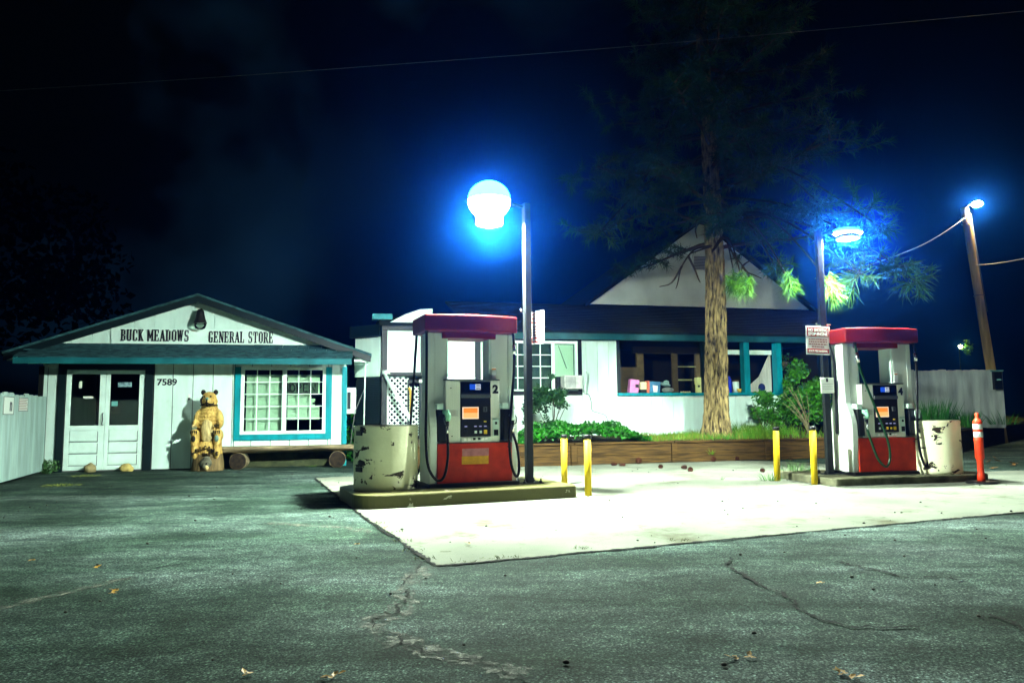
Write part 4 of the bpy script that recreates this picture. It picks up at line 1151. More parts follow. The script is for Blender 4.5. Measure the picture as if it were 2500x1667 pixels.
MB().prism_y([(0, 0), (.28, 0), (.31, .29), (-.02, .30)], 0, .18).build('tub', mat('blue_plastic', (.06, .20, .38), .5, var=(8, .4)), t, .012)
MB().prism_y([(.10, .02), (.20, .02), (.22, .18), (.08, .20)], -.006, -.001).build('white_patch', signwhite, t)
t = item('sun_hat', 'pale teal brimmed hat resting on the sill beside the blue tote', 'hat', 4.68)
MB().ell((0, .1, .22), (.15, .10, .05), 20, 8, Matrix.Rotation(R(14), 3, 'Y')).build('brim', mat('pale_teal_cloth', (.28, .45, .42), .7, var=(9, .3)), t)
MB().ell((.03, .1, .27), (.08, .07, .06), 16, 8).build('hat_crown', MATS['pale_teal_cloth'], t)
MB().ell((.06, .08, .075), (.17, .08, .075), 18, 8).build('cloth_heap', mat('grey_cloth', (.22, .26, .24), .8, var=(10, .4)), t)
mb = MB(); rs = random.Random(3)
for k in range(5):
    x = .52 + k*.06; mb.ell((x, .08, .02), (.03, .03, .02 + .012*rs.random()), 8, 6)
t2 = item('candle_jars', 'row of small pale jars low on the sill left of the tree', 'jars', 4.6); mb.build('jars', mat('pale_ochre_glaze', (.55, .45, .2), .5, var=(20, .5)), t2)
t = item('wine_bottle', 'dark wine bottle on the sill just left of the pine trunk', 'bottle', 5.47)
MB().lathe([(.045, 0), (.047, .20), (.035, .25), (.016, .29), (.016, .36)], (0, .08, 0), 16).build('glass_body', mat('bottle_glass', (.01, .012, .01), .1), t)
t = item('tall_carton', 'pale lime carton with a dark round mark beside the wine bottle', 'box', 5.54)
box('carton_body', mat('lime_card', (.58, .62, .25), .6), t, 0, .18, 0, .14, 0, .40, .004); m_ = MB().ell((.05, -.002, .17), (.03, .004, .03), 14, 8); m_.build('round_mark', blackpl, t)
t = item('spray_bottle', 'deep blue bottle on the sill just right of the pine trunk', 'bottle', 6.54)
MB().lathe([(.06, 0), (.06, .34), (.03, .40), (.025, .44)], (0, .1, 0), 16).build('plastic_body', mat('deep_blue_plastic', (.01, .03, .42), .35), t)
t = item('canister', 'white canister on the sill beside the deep blue bottle', 'canister', 6.70)
MB().lathe([(.085, 0), (.088, .28), (.082, .29)], (0, .06, 0), 18).build('canister_body', white_clean, t); MB().lathe([(.088, .291), (.088, .33), (.03, .335)], (0, .06, 0), 18).build('lid', tan, t)
t = item('bowl', 'small yellow bowl in front of the canister on the sill', 'bowl', 6.72, y=2.38)
MB().lathe([(.03, 0), (.06, .05), (.07, .10), (.063, .10), (.03, .02)], seg=18).build('bowl_body', mat('yellow_glaze', (.62, .40, .06), .4), t)
t = item('cloth_bundle', 'dark blue bundle on the sill between the two teal posts', 'bundle', 7.48)
MB().ell((0, .12, .13), (.14, .1, .15), 16, 10).build('bundle_body', mat('navy_cloth', (.01, .02, .10), .8), t)
# wall lantern plant hanging in the dark porch bay
t = thing('hanging_planter', 'small hanging planter of trailing leaves in the dark porch bay', 'planter', PP(8.42, 2.9, 2.3), 14)
MB().lathe([(.05, 0), (.12, .05), (.14, .16), (.13, .16)], seg=18).build('pot', tan, t); MB().tube([(0, 0, .16), (0, 0, .6)], .006, 6).build('hanger', graymetal, t)
mb = MB()
for k in range(120):
    p = Vector((rnd(-.16, .16), rnd(-.14, .14), rnd(-.1, .4))); mb.leaf(p, rdir(), rdir(), rnd(.05, .09), .02)
mb.build('trailing_leaves', leafl, t)

# ================================================================== PINE
random.seed(21)
def pine():
    base = PP(5.25, 1.0, .40)
    t = thing('pine_tree', 'tall pine with furrowed bark growing from the timber planter before the house', 'tree', base)
    mb = MB(); N = 88; K = 230; H = 12.6
    for i in range(K+1):
        z = H*(i/K)**1.25
        r = .27*(1 - .62*z/H) + .13*math.exp(-z/.22) + .035*math.exp(-z/1.2)
        cxx = .10*math.sin(z*.35) - .03 + .02*z*.2
        for j in range(N):
            a = 2*PI*j/N
            q = Vector((math.cos(a)*7.5, math.sin(a)*7.5, z*1.5))
            f = abs(mnoise.noise(q)); f2 = mnoise.noise(q*2.3 + Vector((4, 0, z*2)))
            rr = r*(1 + .24*(min(f*2.6, 1) - .6) + .045*f2 + .10*math.exp(-z/.25)*math.sin(5*a + 1))
            mb.v.append(Vector((cxx + rr*math.cos(a), rr*math.sin(a), z)))
    for i in range(K):
        for j in range(N):
            a = i*N+j; b = i*N+(j+1) % N; mb.f.append((a, b, b+N, a+N))
    bark = mat('pine_bark', (.33, .25, .11), .9, var=((17, 17, 4.5), .8, (.010, .007, .004)), bump=((46, 46, 12), 1.0, .06), spec=.1)
    mb.build('trunk', bark, t)
    br = MB(); cr = MB(); lb = MB(); lb.open = True; bo = MB()
    def tuft(p, d, n=26, L=.26, w_=.006):
        for _ in range(n):
            q = (d*.95 + rdir()).normalized(); s = q.cross(rdir())
            if s.length < .1: continue
            cr.blade(p - d*rnd(0, .24), q, L*rnd(.6, 1.1), w_, s.normalized(), Vector((0, 0, -.05*rnd(.3, 1.3))))
    nb = 62
    for k in range(nb):
        z = 4.7 + 7.6*(k/nb)**.95; a = k*2.399 + rnd(-.3, .3)
        L = (4.2 - 2.9*max(0, (z - 5)/7.8))*rnd(.65, 1.08)
        if z < 5.6: L *= .8
        d = Vector((math.cos(a), math.sin(a), rnd(-.05, .25))).normalized(); p0 = Vector((.08, 0, z))
        pts = []
        for i in range(8):
            u = i/7; pts.append(p0 + d*L*u + Vector((0, 0, -.10*L*u*u + .16*L*max(0, u-.6)**2)) + Vector((rnd(-.05,.05), rnd(-.05,.05), rnd(-.04,.04)))*min(1, 4*u))
        br.tube(pts, [.055*(1 - .8*i/7) for i in range(8)], 6)
        for i in range(2, 8):
            for _ in range(3):
                if rnd(0, 1) < .22: continue
                sd = (pts[i]-pts[i-1]).normalized(); q = (sd*.6 + Vector((rnd(-1,1), rnd(-1,1), rnd(-.35,.6)))).normalized()
                l = rnd(.25, .75); e = pts[i] + q*l
                br.tube([pts[i], pts[i]+q*l*.5 + Vector((0,0,.03)), e], [.016, .011, .006], 5)
                tuft(e, q, 34, .3, .009); tuft(pts[i] + q*l*.6, q, 20, .26, .009); tuft(pts[i], q, 10, .26, .009)
    # low drooping boughs that catch the lamps, and bare dead twigs
    def w2l(v): return v - base
    for tip, start, n in ((W(1795, 700, 14.6), (.0, -.1, 4.6), 140), (W(1815, 712, 14.0), (.0, -.1, 4.6), 110), (W(1925, 700, 13.8), (.2, -.1, 5.2), 90), (W(2030, 716, 12.9), (.3, -.1, 5.4), 170)):
        e = w2l(tip); s = Vector(start); md = (s+e)/2 + Vector((.15, .25, .75))
        pts = smooth_path([s, md, e + Vector((0, 0, .16)), e]); bo.tube(pts, [.022*(1-i/len(pts)) + .006 for i in range(len(pts))], 6)
        c0 = cr.v, cr.f; cr.v, cr.f = lb.v, lb.f
        for kk in range(7):
            pp = pts[max(0, len(pts) - 1 - kk)] + Vector((rnd(-.06,.06), rnd(-.06,.06), rnd(-.05,.03)))
            tuft(pp, Vector((rnd(-.8,.9), rnd(-.4,.2), -.9 - .3*rnd(0,1))), int(n*.55*(1 - .09*kk)), .34*rnd(.7,1.2), .0055)
        cr.v, cr.f = c0
    for tip, start, n in ((W(2085, 668, 13.8), (.3, -.1, 5.6), 110), (W(2175, 650, 14.8), (.3, 0, 6.0), 130), (W(2220, 690, 15.2), (.3, 0, 5.6), 120), (W(1890, 655, 15.5), (.2, -.1, 5.6), 110), (W(2140, 560, 14.6), (.3, 0, 7.0), 110), (W(1990, 500, 14.8), (.2, -.1, 7.2), 100), (W(1850, 420, 15.4), (.2, -.1, 8.2), 100), (W(1560, 470, 16.0), (-.2, -.1, 7.6), 110), (W(1480, 560, 16.0), (-.2, -.1, 6.8), 110), (W(1600, 380, 16.2), (-.2, -.1, 8.6), 110)):
        e = w2l(tip); s = Vector(start); md = (s+e)/2 + Vector((.05, .15, .5))
        pts = smooth_path([s, md, e + Vector((0, 0, .10)), e]); bo.tube(pts, [.03*(1-i/len(pts)) + .006 for i in range(len(pts))], 6)
        for kk in range(0, 14, 1):
            pp = pts[max(2, len(pts) - 1 - kk)]
            for sd in (-1, 1):
                q = (Vector((rnd(-1, 1), rnd(-1, 1), rnd(-.7, .5)))).normalized(); ee = pp + q*rnd(.15, .5)
                bo.tube([pp, ee], [.008, .004], 5); tuft(ee, q, int(n*.24), .30, .009)
    for P in (((1735,600,17.8),(1695,610,17.4),(1665,650,17.2),(1655,690,17.1),(1650,705,17.1)), ((1680,625,17.3),(1695,655,17.2),(1705,680,17.2),(1710,690,17.2)), ((1665,650,17.2),(1640,690,17.0),(1610,700,17.0)),
              ((1735,540,17.8),(1708,538,17.4),(1690,555,17.2),(1660,575,17.0)), ((1708,538,17.4),(1698,560,17.4),(1702,582,17.4)), ((1740,600,17.8),(1705,612,17.6),(1685,620,17.5)),
              ((1780,600,17.7),(1795,630,17.4),(1812,650,17.3),(1800,690,17.2)), ((1812,650,17.3),(1825,665,17.2),(1842,672,17.2),(1860,680,17.1)), ((1812,650,17.3),(1825,640,17.2),(1842,632,17.2)), ((1825,665,17.2),(1835,690,17.2))):
        pts = smooth_path([w2l(W(*p)) for p in P], 4); br.tube(pts, [.030*(1 - .75*i/len(pts)) for i in range(len(pts))], 6)
    br.build('branches', stemm, t); bo.build('boughs', mat('bough_bark', (.02, .014, .007), .95, spec=.05), t); cr.open = True; cr.build('crown', needle, t); lb.build('low_needles', mat('lamplit_needle', (.035, .115, .005), .55, var=(6, .6), spec=.1), t)  # lamp light on the low needles is put into their brighter colour
pine()

# ================================================================== PLANTS
def leafcloud(mb, cen, rad, n, L, w_, seed=0, thr=-.12, up=.25):
    cen, rad = Vector(cen), Vector(rad); k = 0; tries = 0
    while k < n and tries < n*12:
        tries += 1
        d = rdir()*(rnd(0, 1)**.40); p = cen + Vector((d.x*rad.x, d.y*rad.y, d.z*rad.z))
        if mnoise.noise(p*2.6 + Vector((seed, 0, 0))) < thr: continue
        q = (rdir() + Vector((0, 0, up))).normalized(); mb.leaf(p, q, (rdir() + Vector((0, -.3, .5))).normalized(), L*rnd(.6, 1.2), w_*rnd(.7, 1.2)); k += 1
def stems(mb, base, tips, r0=.012):
    for e in tips:
        b = Vector(base) + Vector((rnd(-.08,.08), rnd(-.06,.06), 0)); e = Vector(e); m = (b+e)/2 + Vector((rnd(-.12,.12), rnd(-.1,.1), .08))
        p = smooth_path([b, m, e], 5); mb.tube(p, [r0*(1 - .7*i/len(p)) for i in range(len(p))], 6)
def bush(name, label, cat, s, y, clouds, m, L, w_, tips, seed, thr=-.12, group=None):
    b = PP(s, y, soilz(s, y) - .03); t = thing(name, label, cat, b, 14, group)
    a = MB(); stems(a, (0, 0, 0), tips); a.build('stems', stemm, t)
    mb = MB(); mb.open = True
    for c, r, n in clouds: leafcloud(mb, c, r, n, L, w_, seed, thr)
    mb.build('foliage', m, t); return t
bush('rose_bush', 'tall dark leggy rose bush growing beneath the air conditioner', 'bush', 1.25, 1.35,
     [((-.15, 0, 1.12), (.36, .3, .28), 800), ((-.38, 0, .75), (.36, .3, .34), 900), ((.20, 0, .98), (.34, .25, .24), 520), ((-.4, -.1, .4), (.36, .3, .3), 520), ((.04, .0, 1.38), (.24, .2, .14), 260)], leafd, .078, .025,
     [(-.4, 0, .9), (-.1, 0, 1.3), (.12, 0, 1.2), (.3, .05, 1.1), (.2, -.05, .8), (-.25, .1, 1.0), (.05, -.1, 1.35), (.36, 0, .9)], 3, -.02)
# ivy bank: nobody could count it
mb = MB(); mb.open = True
for k in range(7000):
    s = rnd(-.6, 3.15); y = rnd(.10, 1.6); h = .50*math.exp(-((s-1.7)/1.25)**4)*(1 - .35*abs(y-.9)) + .04
    h *= .75 + .45*mnoise.noise(Vector((s*2.1, y*2.1, 7)))
    z = soilz(s, y) + h*rnd(.35, 1)**.6
    mb.leaf(PP(s, y, z), (rdir() + Vector((0, -.3, .2))).normalized(), (rdir()*.8 + Vector((0, -.6, .9))).normalized(), rnd(.055, .11), rnd(.02, .036))
tag(mb.build('ivy_cover', leafg), kind='stuff')
tag(bpy.data.objects['ivy_cover'], 'dense green ivy covering the bed below the air conditioner', 'ivy')
bush('garden_shrub', 'tall bright green shrub growing beside the post of pump 4', 'shrub', 7.75, 1.15,
     [((-.05, 0, 1.30), (.44, .36, .46), 1700), ((-.20, 0, .75), (.52, .4, .46), 1700), ((.35, 0, .9), (.40, .36, .6), 1100), ((-.08, 0, 1.76), (.24, .2, .16), 260)], leafl, .10, .030,
     [(-.3, 0, 1.0), (0, 0, 1.5), (.3, 0, 1.2), (.1, 0, 1.8), (-.1, 0, 1.3)], 5, -.14)
bush('low_shrub', 'smaller loose shrub between the two teal porch posts and the grass', 'shrub', 6.75, 1.35,
     [((-.05, 0, .93), (.34, .25, .22), 560), ((.05, 0, .62), (.40, .25, .30), 520), ((.3, 0, .42), (.38, .25, .27), 480)], leafl, .085, .026,
     [(-.3, 0, .9), (0, 0, 1.05), (.25, 0, .8), (-.1, 0, .7)], 8, -.02)
t = thing('dry_stalks', 'bundle of bare dry stalks leaning left in front of the tall shrub', 'plant', PP(7.62, .75, .52), 14)
mb = MB()
for k in range(16):
    e = (rnd(-.75, -.1), rnd(-.15, .2), rnd(.7, 1.25)); p = smooth_path([(rnd(-.06,.06), rnd(-.05,.05), 0), (e[0]*.35, e[1]*.5, e[2]*.5), e], 5); mb.tube(p, [.009*(1-.6*i/len(p)) for i in range(len(p))], 5)
mb.build('stalks', deadstem, t)
# grass
mb = MB(); mb.open = True; dr = MB(); dr.open = True
for k in range(5200):
    s = rnd(3.0, 8.2); y = rnd(.06, 2.1)
    den = .5 + .5*mnoise.noise(Vector((s*1.1, y*1.1, 2)))
    tall = (s > 5.75 and s < 7.3)
    if s > 7.4 and rnd(0, 1) < .75: continue
    if y < .35 and rnd(0,1) < .3: continue
    L = rnd(.09, .20)*(1 + den*.5) + (rnd(.05, .28) if tall and y > .3 and rnd(0,1) < .75 else 0)
    if s < 4.2: L *= .75
    d = (Vector((rnd(-.5,.5), rnd(-.5,.5), 1))).normalized(); a = rnd(0, PI)
    (dr if (rnd(0,1) < .28 and not tall) else mb).blade(PP(s, y, soilz(s, y) - .01), d, L, rnd(.0035, .007), Vector((math.cos(a), math.sin(a), 0)), Vector((rnd(-.06,.06), rnd(-.06,.06), -.03)))
tag(mb.build('bed_grass', mat('fresh_grass', (.025, .16, .010), .55, var=(3, .5, (.10, .15, .008)), spec=.15)), kind='stuff'); tag(bpy.data.objects['bed_grass'], 'green grass growing round the foot of the pine in the planter', 'grass')
tag(dr.build('dry_grass', grassdry), kind='stuff'); tag(bpy.data.objects['dry_grass'], 'dry yellow grass blades scattered through the planter', 'grass')
def tussock(name, label, loc, n, rad, L, m, cat='weed', w_=.004, group=None, lean=.6):
    t = MB(); t.open = True
    for k in range(n):
        a = rnd(0, 2*PI); r = rad*rnd(0, 1)**.6; d = Vector((math.cos(a)*lean*r/rad + rnd(-.2,.2), math.sin(a)*lean*r/rad + rnd(-.2,.2), 1)).normalized(); b = rnd(0, PI)
        t.blade(Vector((r*math.cos(a), r*math.sin(a)*.7, 0)), d, L*rnd(.4, 1.1), w_*rnd(.7, 1.4), Vector((math.cos(b), math.sin(b), 0)), Vector((math.cos(a)*.05, math.sin(a)*.05, -.04)))
    o = t.build(name, m); o.location = loc
    return tag(o, label, cat, group)
p = G(1942, 1166); tussock('weed_clump', 'thick clump of weeds between the two right bollards', (p.x+.02, p.y, 0), 300, .26, .34, mat('weed_green', (.06, .16, .03), .6, var=(6, .5)))
p = G(1888, 1174); tussock('weed_tuft', 'thin tuft of weeds at the foot of the leaning bollard', (p.x-.05, p.y, 0), 60, .15, .22, MATS['weed_green'])
p = G(2055, 1182); tussock('weed_sprig', 'low weeds along the edge of the island under pump 4', (p.x-.1, p.y+.12, 0), 120, .22, .14, MATS['weed_green'])
p = G(1762, 1172); tussock('grass_sprig', 'single small sprig standing in the pad joint left of the bollards', (p.x, p.y, 0), 10, .03, .12, MATS['weed_green'])
p = PP(4.52, -.02, .16); tussock('grass_sprig', 'sprig of grass growing from the seam of the timber planter', p, 22, .06, .22, MATS['fresh_grass'])
s_ = SP(.1, -.25); 
t = MB(); t.open = True
leafcloud(t, (0, 0, .12), (.34, .2, .16), 260, .075, .024, 2, -.2); o = t.build('leafy_weed', mat('dark_weed', (.04, .10, .03), .6)); o.location = s_; tag(o, 'dark leafy weed at the left foot of the double doors', 'weed')
for q, lab in (((150, 1185), 'dusty grass patch on the asphalt before the fence'), ((205, 1162), 'small grass patch on the asphalt before the left door leaf')):
    p = G(*q); tussock('grass_patch', lab, (p.x, p.y, 0), 150, .30, .07, mat('olive_grass', (.18, .22, .04), .6, var=(6, .5)), 'grass', .005)
p = SP(5.35, -.1); tussock('grass_sprig', 'tiny tuft of grass under the log bench', p, 30, .10, .08, MATS['fresh_grass'])
# vine in the gap between the store and the annex
t = thing('climbing_vine', 'dark green vine filling the gap between the store and the annex', 'vine', (-3.75, 18.2, 0))
mb = MB(); mb.open = True
for c, r, n in (((.05, 0, .35), (.55, .5, .4), 500), ((0, .1, 1.0), (.34, .4, .55), 420), ((.12, 0, 1.7), (.3, .35, .35), 200)): leafcloud(mb, c, r, n, .13, .04, 4, -.1)
mb.build('foliage', leafg, t); a = MB(); stems(a, (0, 0, 0), [(0, 0, 1.2), (.15, 0, 1.9), (-.15, 0, 1.4)]); a.build('stems', stemm, t)
mb = MB(); mb.tube([(6.50, -.10, 2.30), (6.49, -.10, 1.7), (6.47, -.08, .3)], .016, 8)
mb.build('downpipe', white_clean, st)
ob = box('meter_box', white_clean, st, 6.085, 6.30, .5, .8, 1.15, 1.75, .008)
box('meter_face', darkteal, ob, 6.10, 6.18, .494, .4995, 1.25, 1.65)
mb = MB(); mb.tube([SP(6.5, .1, 1.75), SP(6.28, .15, 1.2), SP(6.18, .1, .4)], .012, 6); tag(mb.build('loose_cable', wirem), 'pale cable slanting down beside the right corner of the store', 'cable')

# ================================================================== LITTER
cone_bm = MB()
for i in range(7):
    z = .012 + i*.012; r = .034*math.sin(PI*(.18 + .72*i/7)) + .006
    for j in range(8):
        a = 2*PI*j/8 + i*.4; d = Vector((math.cos(a), math.sin(a), .35)); cone_bm.leaf(Vector((math.cos(a)*r*.3, math.sin(a)*r*.3, z)), d.normalized(), Vector((0,0,1)), r*1.1, .012)
cone_bm.ell((0, 0, .05), (.022, .022, .048), 10, 8)
first = None; rs = random.Random(5)
for i, q in enumerate(((1508,1137),(1528,1138),(1558,1134),(1618,1143),(1662,1146),(1683,1151),(1763,1131),(1821,1126),(1855,1153),(1948,1126))):
    p = G(*q)
    if i == 6: p = PP(4.55, -.12)
    if i == 7: p = PP(5.15, -.14)
    if i == 9: p = PP(6.3, -.25)
    if first is None: first = o = cone_bm.build('pine_cone', conem)
    else: o = first.copy(); COL.objects.link(o)
    o.location = (p.x, p.y, .045); o.rotation_euler = (R(90 + rs.uniform(-25, 25)), 0, rs.uniform(0, 6)); k = rs.uniform(1.0, 1.5); o.scale = (k, k, k)
    tag(o, 'brown pine cone lying on the concrete in front of the timber planter', 'pine cone', 'pine cones before the planter')
def litter(spots, size, m, label, cat, group, name, n=1):
    f = None
    for i, q in enumerate(spots):
        p = G(*q)
        if f is None:
            mb = MB(); mb.open = True
            for k in range(4):
                a = k*1.1 + .4*(k % 2); mb.leaf(Vector((.02*k, .012*(k % 2), .004)), Vector((math.cos(a), math.sin(a)*.6, .10 + .12*(k % 3))).normalized(), Vector((.2, .1, 1)), size*(.8 + .5*(k % 2)), size*.34)
            f = o = mb.build(name, m)
        else: o = f.copy(); COL.objects.link(o)
        o.location = (p.x, p.y, .006); o.rotation_euler = (0, 0, i*1.9); tag(o, label, cat, group)
litter(((262,1452),(285,1446),(88,1369),(226,1388),(1145,1330),(880,1330),(935,1290),(590,1655),(812,1660),(822,1645),(2045,1652),(2065,1647),(2085,1652),(1815,1608),(1800,1615),(2010,1425)), .036, leafy, 'yellow fallen leaf lying on the grey asphalt', 'leaf', 'fallen yellow leaves on the asphalt', 'fallen_leaf')
litter(((2430,1120),(2442,1127),(2422,1145),(2472,1138),(2480,1133),(2415,1128),(2362,1100)), .10, leafbr, 'brown leaf litter on the pavement right of the orange delineator', 'leaf', 'brown leaves by the delineator', 'brown_leaf')
rs = random.Random(9); pm = MB()
for k in range(230):
    x, y = rs.uniform(-7, 9), rs.uniform(2.7, 15); r = rs.uniform(.006, .017)
    pm.ell((x, y, r*.4 + .006), (r, r*rs.uniform(.6, 1), r*.6), 6, 4)
tag(pm.build('loose_grit', mat('dark_grit', (.05, .05, .04), .9, var=(3, .5))), kind='stuff'); tag(bpy.data.objects['loose_grit'], 'loose dark grit scattered over pad and asphalt', 'grit')

# ================================================================== FENCES, BANK, POLE, FAR THINGS
fl = thing('plank_fence', 'white plank fence with two paper notices at the left edge by the store', 'fence', (-7.98, 10.88, 0), 110)
Lf = 4.6; n = 14; fencew = mat('weathered_white_fence', (.26, .38, .35), .8, var=((5, 5, .8), .35), bump=((30, 30, 3), .5, .008))
for k in range(n):
    x0 = Lf*k/n; mb = MB(); dz = rnd(-.025, .02)
    mb.prism_y([(x0 + .006, .06), (x0 + Lf/n - .006, .06), (x0 + Lf/n - .006, 1.54 + dz), (x0 + Lf/n*.75, 1.565 + dz), (x0 + .03, 1.56 + dz), (x0 + .006, 1.53 + dz)], 0, .022)
    mb.build('plank', fencew, fl)
mb = MB(); mb.box(0, Lf, .024, .06, .35, .44); mb.box(0, Lf, .024, .06, 1.2, 1.29); mb.build('rail', fencew, fl)
def fnotice(label, x0, x1, z0, z1, head):
    q = Matrix.Rotation(R(110), 3, 'Z'); o = thing('paper_notice', label, 'notice', Vector((-7.98, 10.88, 0)) + q @ Vector((4.6 - x1, -.012, z0)), 110)
    box('sheet', mat('grey_paper', (.42, .48, .44), .7), o, 0, x1-x0, 0, .006, 0, z1-z0); 
    f = MB(); W_, H_ = x1-x0, z1-z0
    f.box(0, W_, -.003, -.0005, 0, .012); f.box(0, W_, -.003, -.0005, H_-.012, H_); f.box(0, .012, -.003, -.0005, .0125, H_-.0125); f.box(W_-.012, W_, -.003, -.0005, .0125, H_-.0125); f.build('border', letter, o)
    return o, W_, H_
o, W_, H_ = fnotice('ruled notice sheet on the white plank fence, nearer the store', 1.45, 2.05, 1.25, 1.50, 0)
f = MB()
for k in range(7): f.box(.03, W_-.03 - .04*(k % 3), -.003, -.0005, .03 + k*.03, .043 + k*.03)
f.build('small_print', signink, o)
o, W_, H_ = fnotice('notice with a large letter on the white plank fence, nearer the frame edge', 2.35, 2.95, 1.19, 1.50, 1)
text('lettering', 'n', letter, o, .36, -.0005, .06, .16, .13, bold=.03)

bank_m = mat('bank_grass_ground', (.10, .13, .03), .95, var=(2.5, .6), bump=(12, .9, .06))
mb = MB(); F0, F1 = Vector((10.3, 18.0)), Vector((22, 31.0)); NN = 40
dv = (F1-F0).normalized(); nv = Vector((-dv.y, dv.x))
for i in range(NN+1):
    for j in range(16):
        q = F0 + (F1-F0)*i/NN + nv*(.02 + 12*(j/15)**1.5) + Vector((-1.6, .3))*0
        mb.v.append(Vector((q.x, q.y, .60 + .05*min(j, 6) + .07*mnoise.noise(Vector((q.x*.7, q.y*.7, 0))) - (.62 if i == 0 else 0)*.0)))
for i in range(NN):
    for j in range(15):
        a = i*16+j; mb.f.append((a, a+16, a+17, a+1))
tag(mb.build('grass_bank', bank_m, None, 0, True), kind='structure')
rw = MB(); 
def wall_seg(mb, a, b, z0, z1, th):
    a, b = Vector(a), Vector(b); d = (b-a).normalized(); n = Vector((-d.y, d.x))*th
    mb.prism_z([tuple(a), tuple(b), tuple(b+n), tuple(a+n)], z0, z1)
wall_seg(rw, F0 - nv*.12, F1 - nv*.12, 0, .56, .14); wall_seg(rw, F0 - nv*.12 - dv*.14, F0 + nv*9, 0, .56, .14)
tag(rw.build('bank_wall', mat('dark_timber', (.028, .024, .014), .9, var=((2, 2, 12), .5), bump=(14, .6, .02))), 'low dark retaining wall holding the grass bank on the right', 'retaining wall')
mb = MB(); mb.open = True
for k in range(2600):
    i = rnd(0, 1); q = F0 + (F1-F0)*i*.8 + nv*rnd(.05, 3.4); a = rnd(0, PI)
    mb.blade(Vector((q.x, q.y, .60)), Vector((rnd(-.4,.4), rnd(-.4,.4), 1)).normalized(), rnd(.08, .24), .007, Vector((math.cos(a), math.sin(a), 0)), Vector((0,0,-.03)))
tag(mb.build('bank_grass', grassm), kind='stuff'); tag(bpy.data.objects['bank_grass'], 'short rough grass on the bank at the right', 'grass')
fr_ = thing('board_fence', 'weathered pale board fence standing on the grass bank behind pump 4', 'fence', (11.5, 21.6, 0), 3)
n = 12; Lf = 2.92
for k in range(n):
    x0 = Lf*k/n; dz = rnd(-.02, .03)
    MB().prism_y([(x0+.004, .55), (x0+Lf/n-.004, .55), (x0+Lf/n-.004, 2.24+dz), (x0+.1, 2.25+dz), (x0+.004, 2.24+dz)], rnd(-.006, .006), .03).build('board', greywood, fr_)
mb = MB(); mb.box(0, Lf, .04, .08, .9, 1.0); mb.box(0, Lf, .04, .08, 1.9, 2.0); mb.build('rail', greywood, fr_)
mtb = thing('meter_cabinet', 'small dark meter cabinet on the right end of the weathered board fence', 'cabinet', (11.5 + 2.50, 21.6 + .02, 1.66), 3)
box('cabinet_body', blackpl, mtb, 0, .24, -.12, -.01, 0, .52, .01); MB().lathe([(.06, 0), (.06, .03), (.03, .05)], (0, 0, 0), 16).build('dial', mat('pale_green_glass', (.2, .4, .32), .2), mtb, 0, False, (.12, -.13, .26)); 
box('cabinet_lid', mat('teal_lid', (.12, .3, .25), .5), mtb, -.03, .27, -.14, .0, .521, .56)
# tall grass clump before the fence, and trailing vine
o = tussock('pampas_clump', 'dark green upright grass clump before the weathered board fence', (11.55, 20.6, .62), 420, .62, .85, mat('deep_green_blade', (.03, .16, .02), .6, var=(5, .5)), 'grass', .012, None, .25)
o = tussock('pampas_clump', 'lower grass clump right of the upright one before the board fence', (12.5, 20.5, .60), 200, .32, .55, MATS['deep_green_blade'], 'grass', .011, None, .3)
o = tussock('leafy_stalks', 'few thin bent stalks at the right foot of the board fence', (14.0, 21.2, .66), 30, .5, .5, MATS['deep_green_blade'], 'plant', .012, None, .8)
# utility pole with its lamp
ptop = W(2355, 508, 24); pbot = W(2424, 930, 24); dd = (ptop - pbot).normalized(); pbot = pbot - dd*2.0
up = thing('utility_pole', 'leaning wooden utility pole carrying a small starry lamp', 'utility pole', pbot)
Lp = (ptop-pbot).length
pts = [dd*Lp*k/10 for k in range(11)]
MB().tube(pts, [.15 - .035*k/10 for k in range(11)], 18).build('pole', polewood, up)
lp = ptop - pbot
MB().tube([lp + Vector((-.05, -.02, -.25)), lp + Vector((.1, -.05, .08)), lp + Vector((.30, -.08, .14))], .03, 8).build('lamp_arm', graymetal, up)
MB().ell(lp + Vector((.36, -.1, .10)), (.16, .16, .09), 18, 10).build('lamp_head', emit('warm_lamp_glow', (1.0, .82, .48), 650.0), up)
MB().tube([dd*(Lp*.55) + Vector((.13, -.08, 0)), dd*(Lp*.97) + Vector((.11, -.08, 0))], .02, 8).build('cable_guard', graymetal, up)
for z in (.93, .62): MB().tube([dd*(Lp*z) + Vector((.15*math.cos(2*PI*k/14), .15*math.sin(2*PI*k/14), 0)) for k in range(15)], .012, 6).build('strap', graymetal, up)
def wire(name, label, pts, r):
    tag(MB().tube(smooth_path(pts, 10), r, 6).build(name, wirem), label, 'wire')
wire('service_wire', 'wire sagging left from the top of the utility pole into the dark', [ptop + Vector((-.05, -.1, -.35)), W(2290, 577, 23), W(2220, 612, 22), W(2080, 660, 20), W(1990, 680, 18.5)], .014)
wire('service_wire', 'wire leaving the middle of the utility pole to the right', [W(2385, 648, 23.8), W(2440, 642, 23.5), W(2510, 630, 23), W(2640, 600, 22)], .014)
wire('power_line', 'long power line crossing the night sky above everything', [W(-160, 232, 15), W(470, 193, 15), W(1000, 155, 15), W(1500, 117, 15), W(1950, 78, 15), W(2420, 35, 15), W(2700, 8, 15)], .0045)
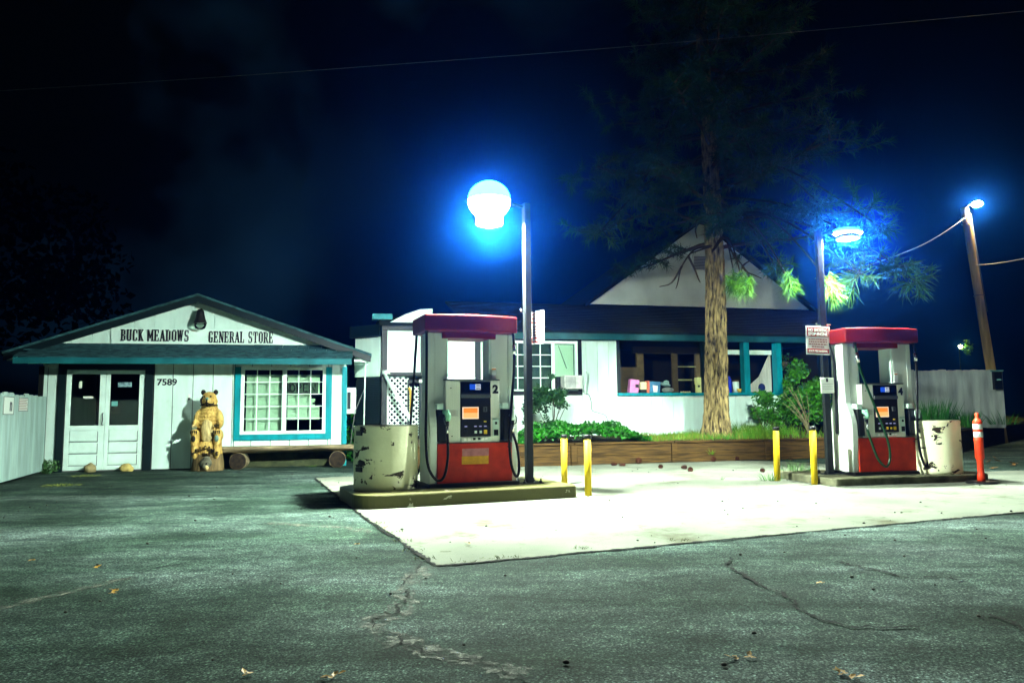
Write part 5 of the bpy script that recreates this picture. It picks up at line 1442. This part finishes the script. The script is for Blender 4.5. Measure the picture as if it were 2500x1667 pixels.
# far porch light among leaves
fp = thing('far_porch_light', 'far small yellow lamp half hidden by leaves behind the utility pole', 'lamp', W(2345, 846, 46))
MB().ell((0, 0, 0), (.10, .10, .10), 12, 8).build('bulb', emit('yellow_bulb', (1.0, .80, .25), 60.0), fp); MB().tube([(0, .1, .1), (0, .14, .1), (0, .14, -3.2)], .04, 6).build('stand', blackpl, fp)
mb = MB(); mb.open = True; leafcloud(mb, (.42, .0, -.1), (.34, .3, .5), 160, .16, .06, 1, -.3); o = mb.build('leafy_branch', leafl); o.location = fp.location; tag(o, 'leafy branch lit by the far small yellow lamp', 'branch')
# dark trees around the yard
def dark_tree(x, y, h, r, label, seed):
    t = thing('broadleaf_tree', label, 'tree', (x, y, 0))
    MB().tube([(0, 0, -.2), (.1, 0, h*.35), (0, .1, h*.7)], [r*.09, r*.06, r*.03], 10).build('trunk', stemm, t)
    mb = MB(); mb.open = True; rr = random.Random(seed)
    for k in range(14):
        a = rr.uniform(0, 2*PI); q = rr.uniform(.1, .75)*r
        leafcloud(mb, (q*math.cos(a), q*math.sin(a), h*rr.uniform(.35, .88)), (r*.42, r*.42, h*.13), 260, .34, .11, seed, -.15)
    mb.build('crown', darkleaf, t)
dark_tree(-17.5, 24, 10, 4.6, 'dark broad tree beyond the plank fence at the far left', 3)

# ================================================================== SKY AND AIR
wd = bpy.data.worlds.new('World'); SC.world = wd; wd.use_nodes = True
nt = wd.node_tree; bg = nt.nodes['Background']; L = nt.links.new
sky = nt.nodes.new('ShaderNodeTexSky'); sky.sky_type = 'NISHITA'; sky.sun_disc = False; sky.sun_elevation = R(-4); sky.sun_rotation = R(180)
tc = nt.nodes.new('ShaderNodeTexCoord'); n1 = nt.nodes.new('ShaderNodeTexNoise'); n1.inputs['Scale'].default_value = 2.6; n1.inputs['Detail'].default_value = 4
L(tc.outputs['Generated'], n1.inputs['Vector'])
rp = nt.nodes.new('ShaderNodeValToRGB'); rp.color_ramp.elements[0].position = .52; rp.color_ramp.elements[1].position = .72
rp.color_ramp.elements[0].color = (.00005, .0002, .0003, 1); rp.color_ramp.elements[1].color = (.0012, .005, .010, 1)
L(n1.outputs['Fac'], rp.inputs['Fac'])
sc_ = nt.nodes.new('ShaderNodeVectorMath'); sc_.operation = 'SCALE'; sc_.inputs['Scale'].default_value = .0008
L(sky.outputs['Color'], sc_.inputs[0])
ad = nt.nodes.new('ShaderNodeVectorMath'); ad.operation = 'ADD'; L(sc_.outputs[0], ad.inputs[0]); L(rp.outputs['Color'], ad.inputs[1])
L(ad.outputs[0], bg.inputs['Color']); bg.inputs['Strength'].default_value = 1.0

HAZE = .0019
if HAZE:
    hm = bpy.data.materials.new('halo_haze'); hm.use_nodes = True; nt = hm.node_tree; nt.nodes.clear()
    o = nt.nodes.new('ShaderNodeOutputMaterial'); v = nt.nodes.new('ShaderNodeVolumePrincipled')
    v.inputs['Color'].default_value = (.010, .15, 1.0, 1); v.inputs['Density'].default_value = HAZE; v.inputs['Anisotropy'].default_value = .968
    nt.links.new(v.outputs[0], o.inputs['Volume'])
    hz = MB().box(-95, 95, -8, 125, -1, 15).build('added_halo_haze', hm); tag(hz, kind='stuff')  # blue-tinted air added so the lamps show halos

fill_sun = bpy.data.lights.new('front_fill', 'SUN'); fill_sun.energy = .04; fill_sun.angle = R(12); fill_sun.color = (.85, 1.0, .95)  # unseen weak fill from behind the camera, added to lift pump fronts and gable
mo_ = bpy.data.objects.new('front_fill', fill_sun); COL.objects.link(mo_); mo_.rotation_euler = (R(58), 0, R(-12))
SC.view_settings.view_transform = 'Standard'; SC.view_settings.look = 'None'; SC.view_settings.exposure = 1.5; SC.view_settings.gamma = 1
SC.cycles.use_denoising = True
SC.cycles.max_bounces = 6; SC.cycles.transparent_max_bounces = 12; SC.cycles.volume_bounces = 0
SC.cycles.sample_clamp_indirect = 8
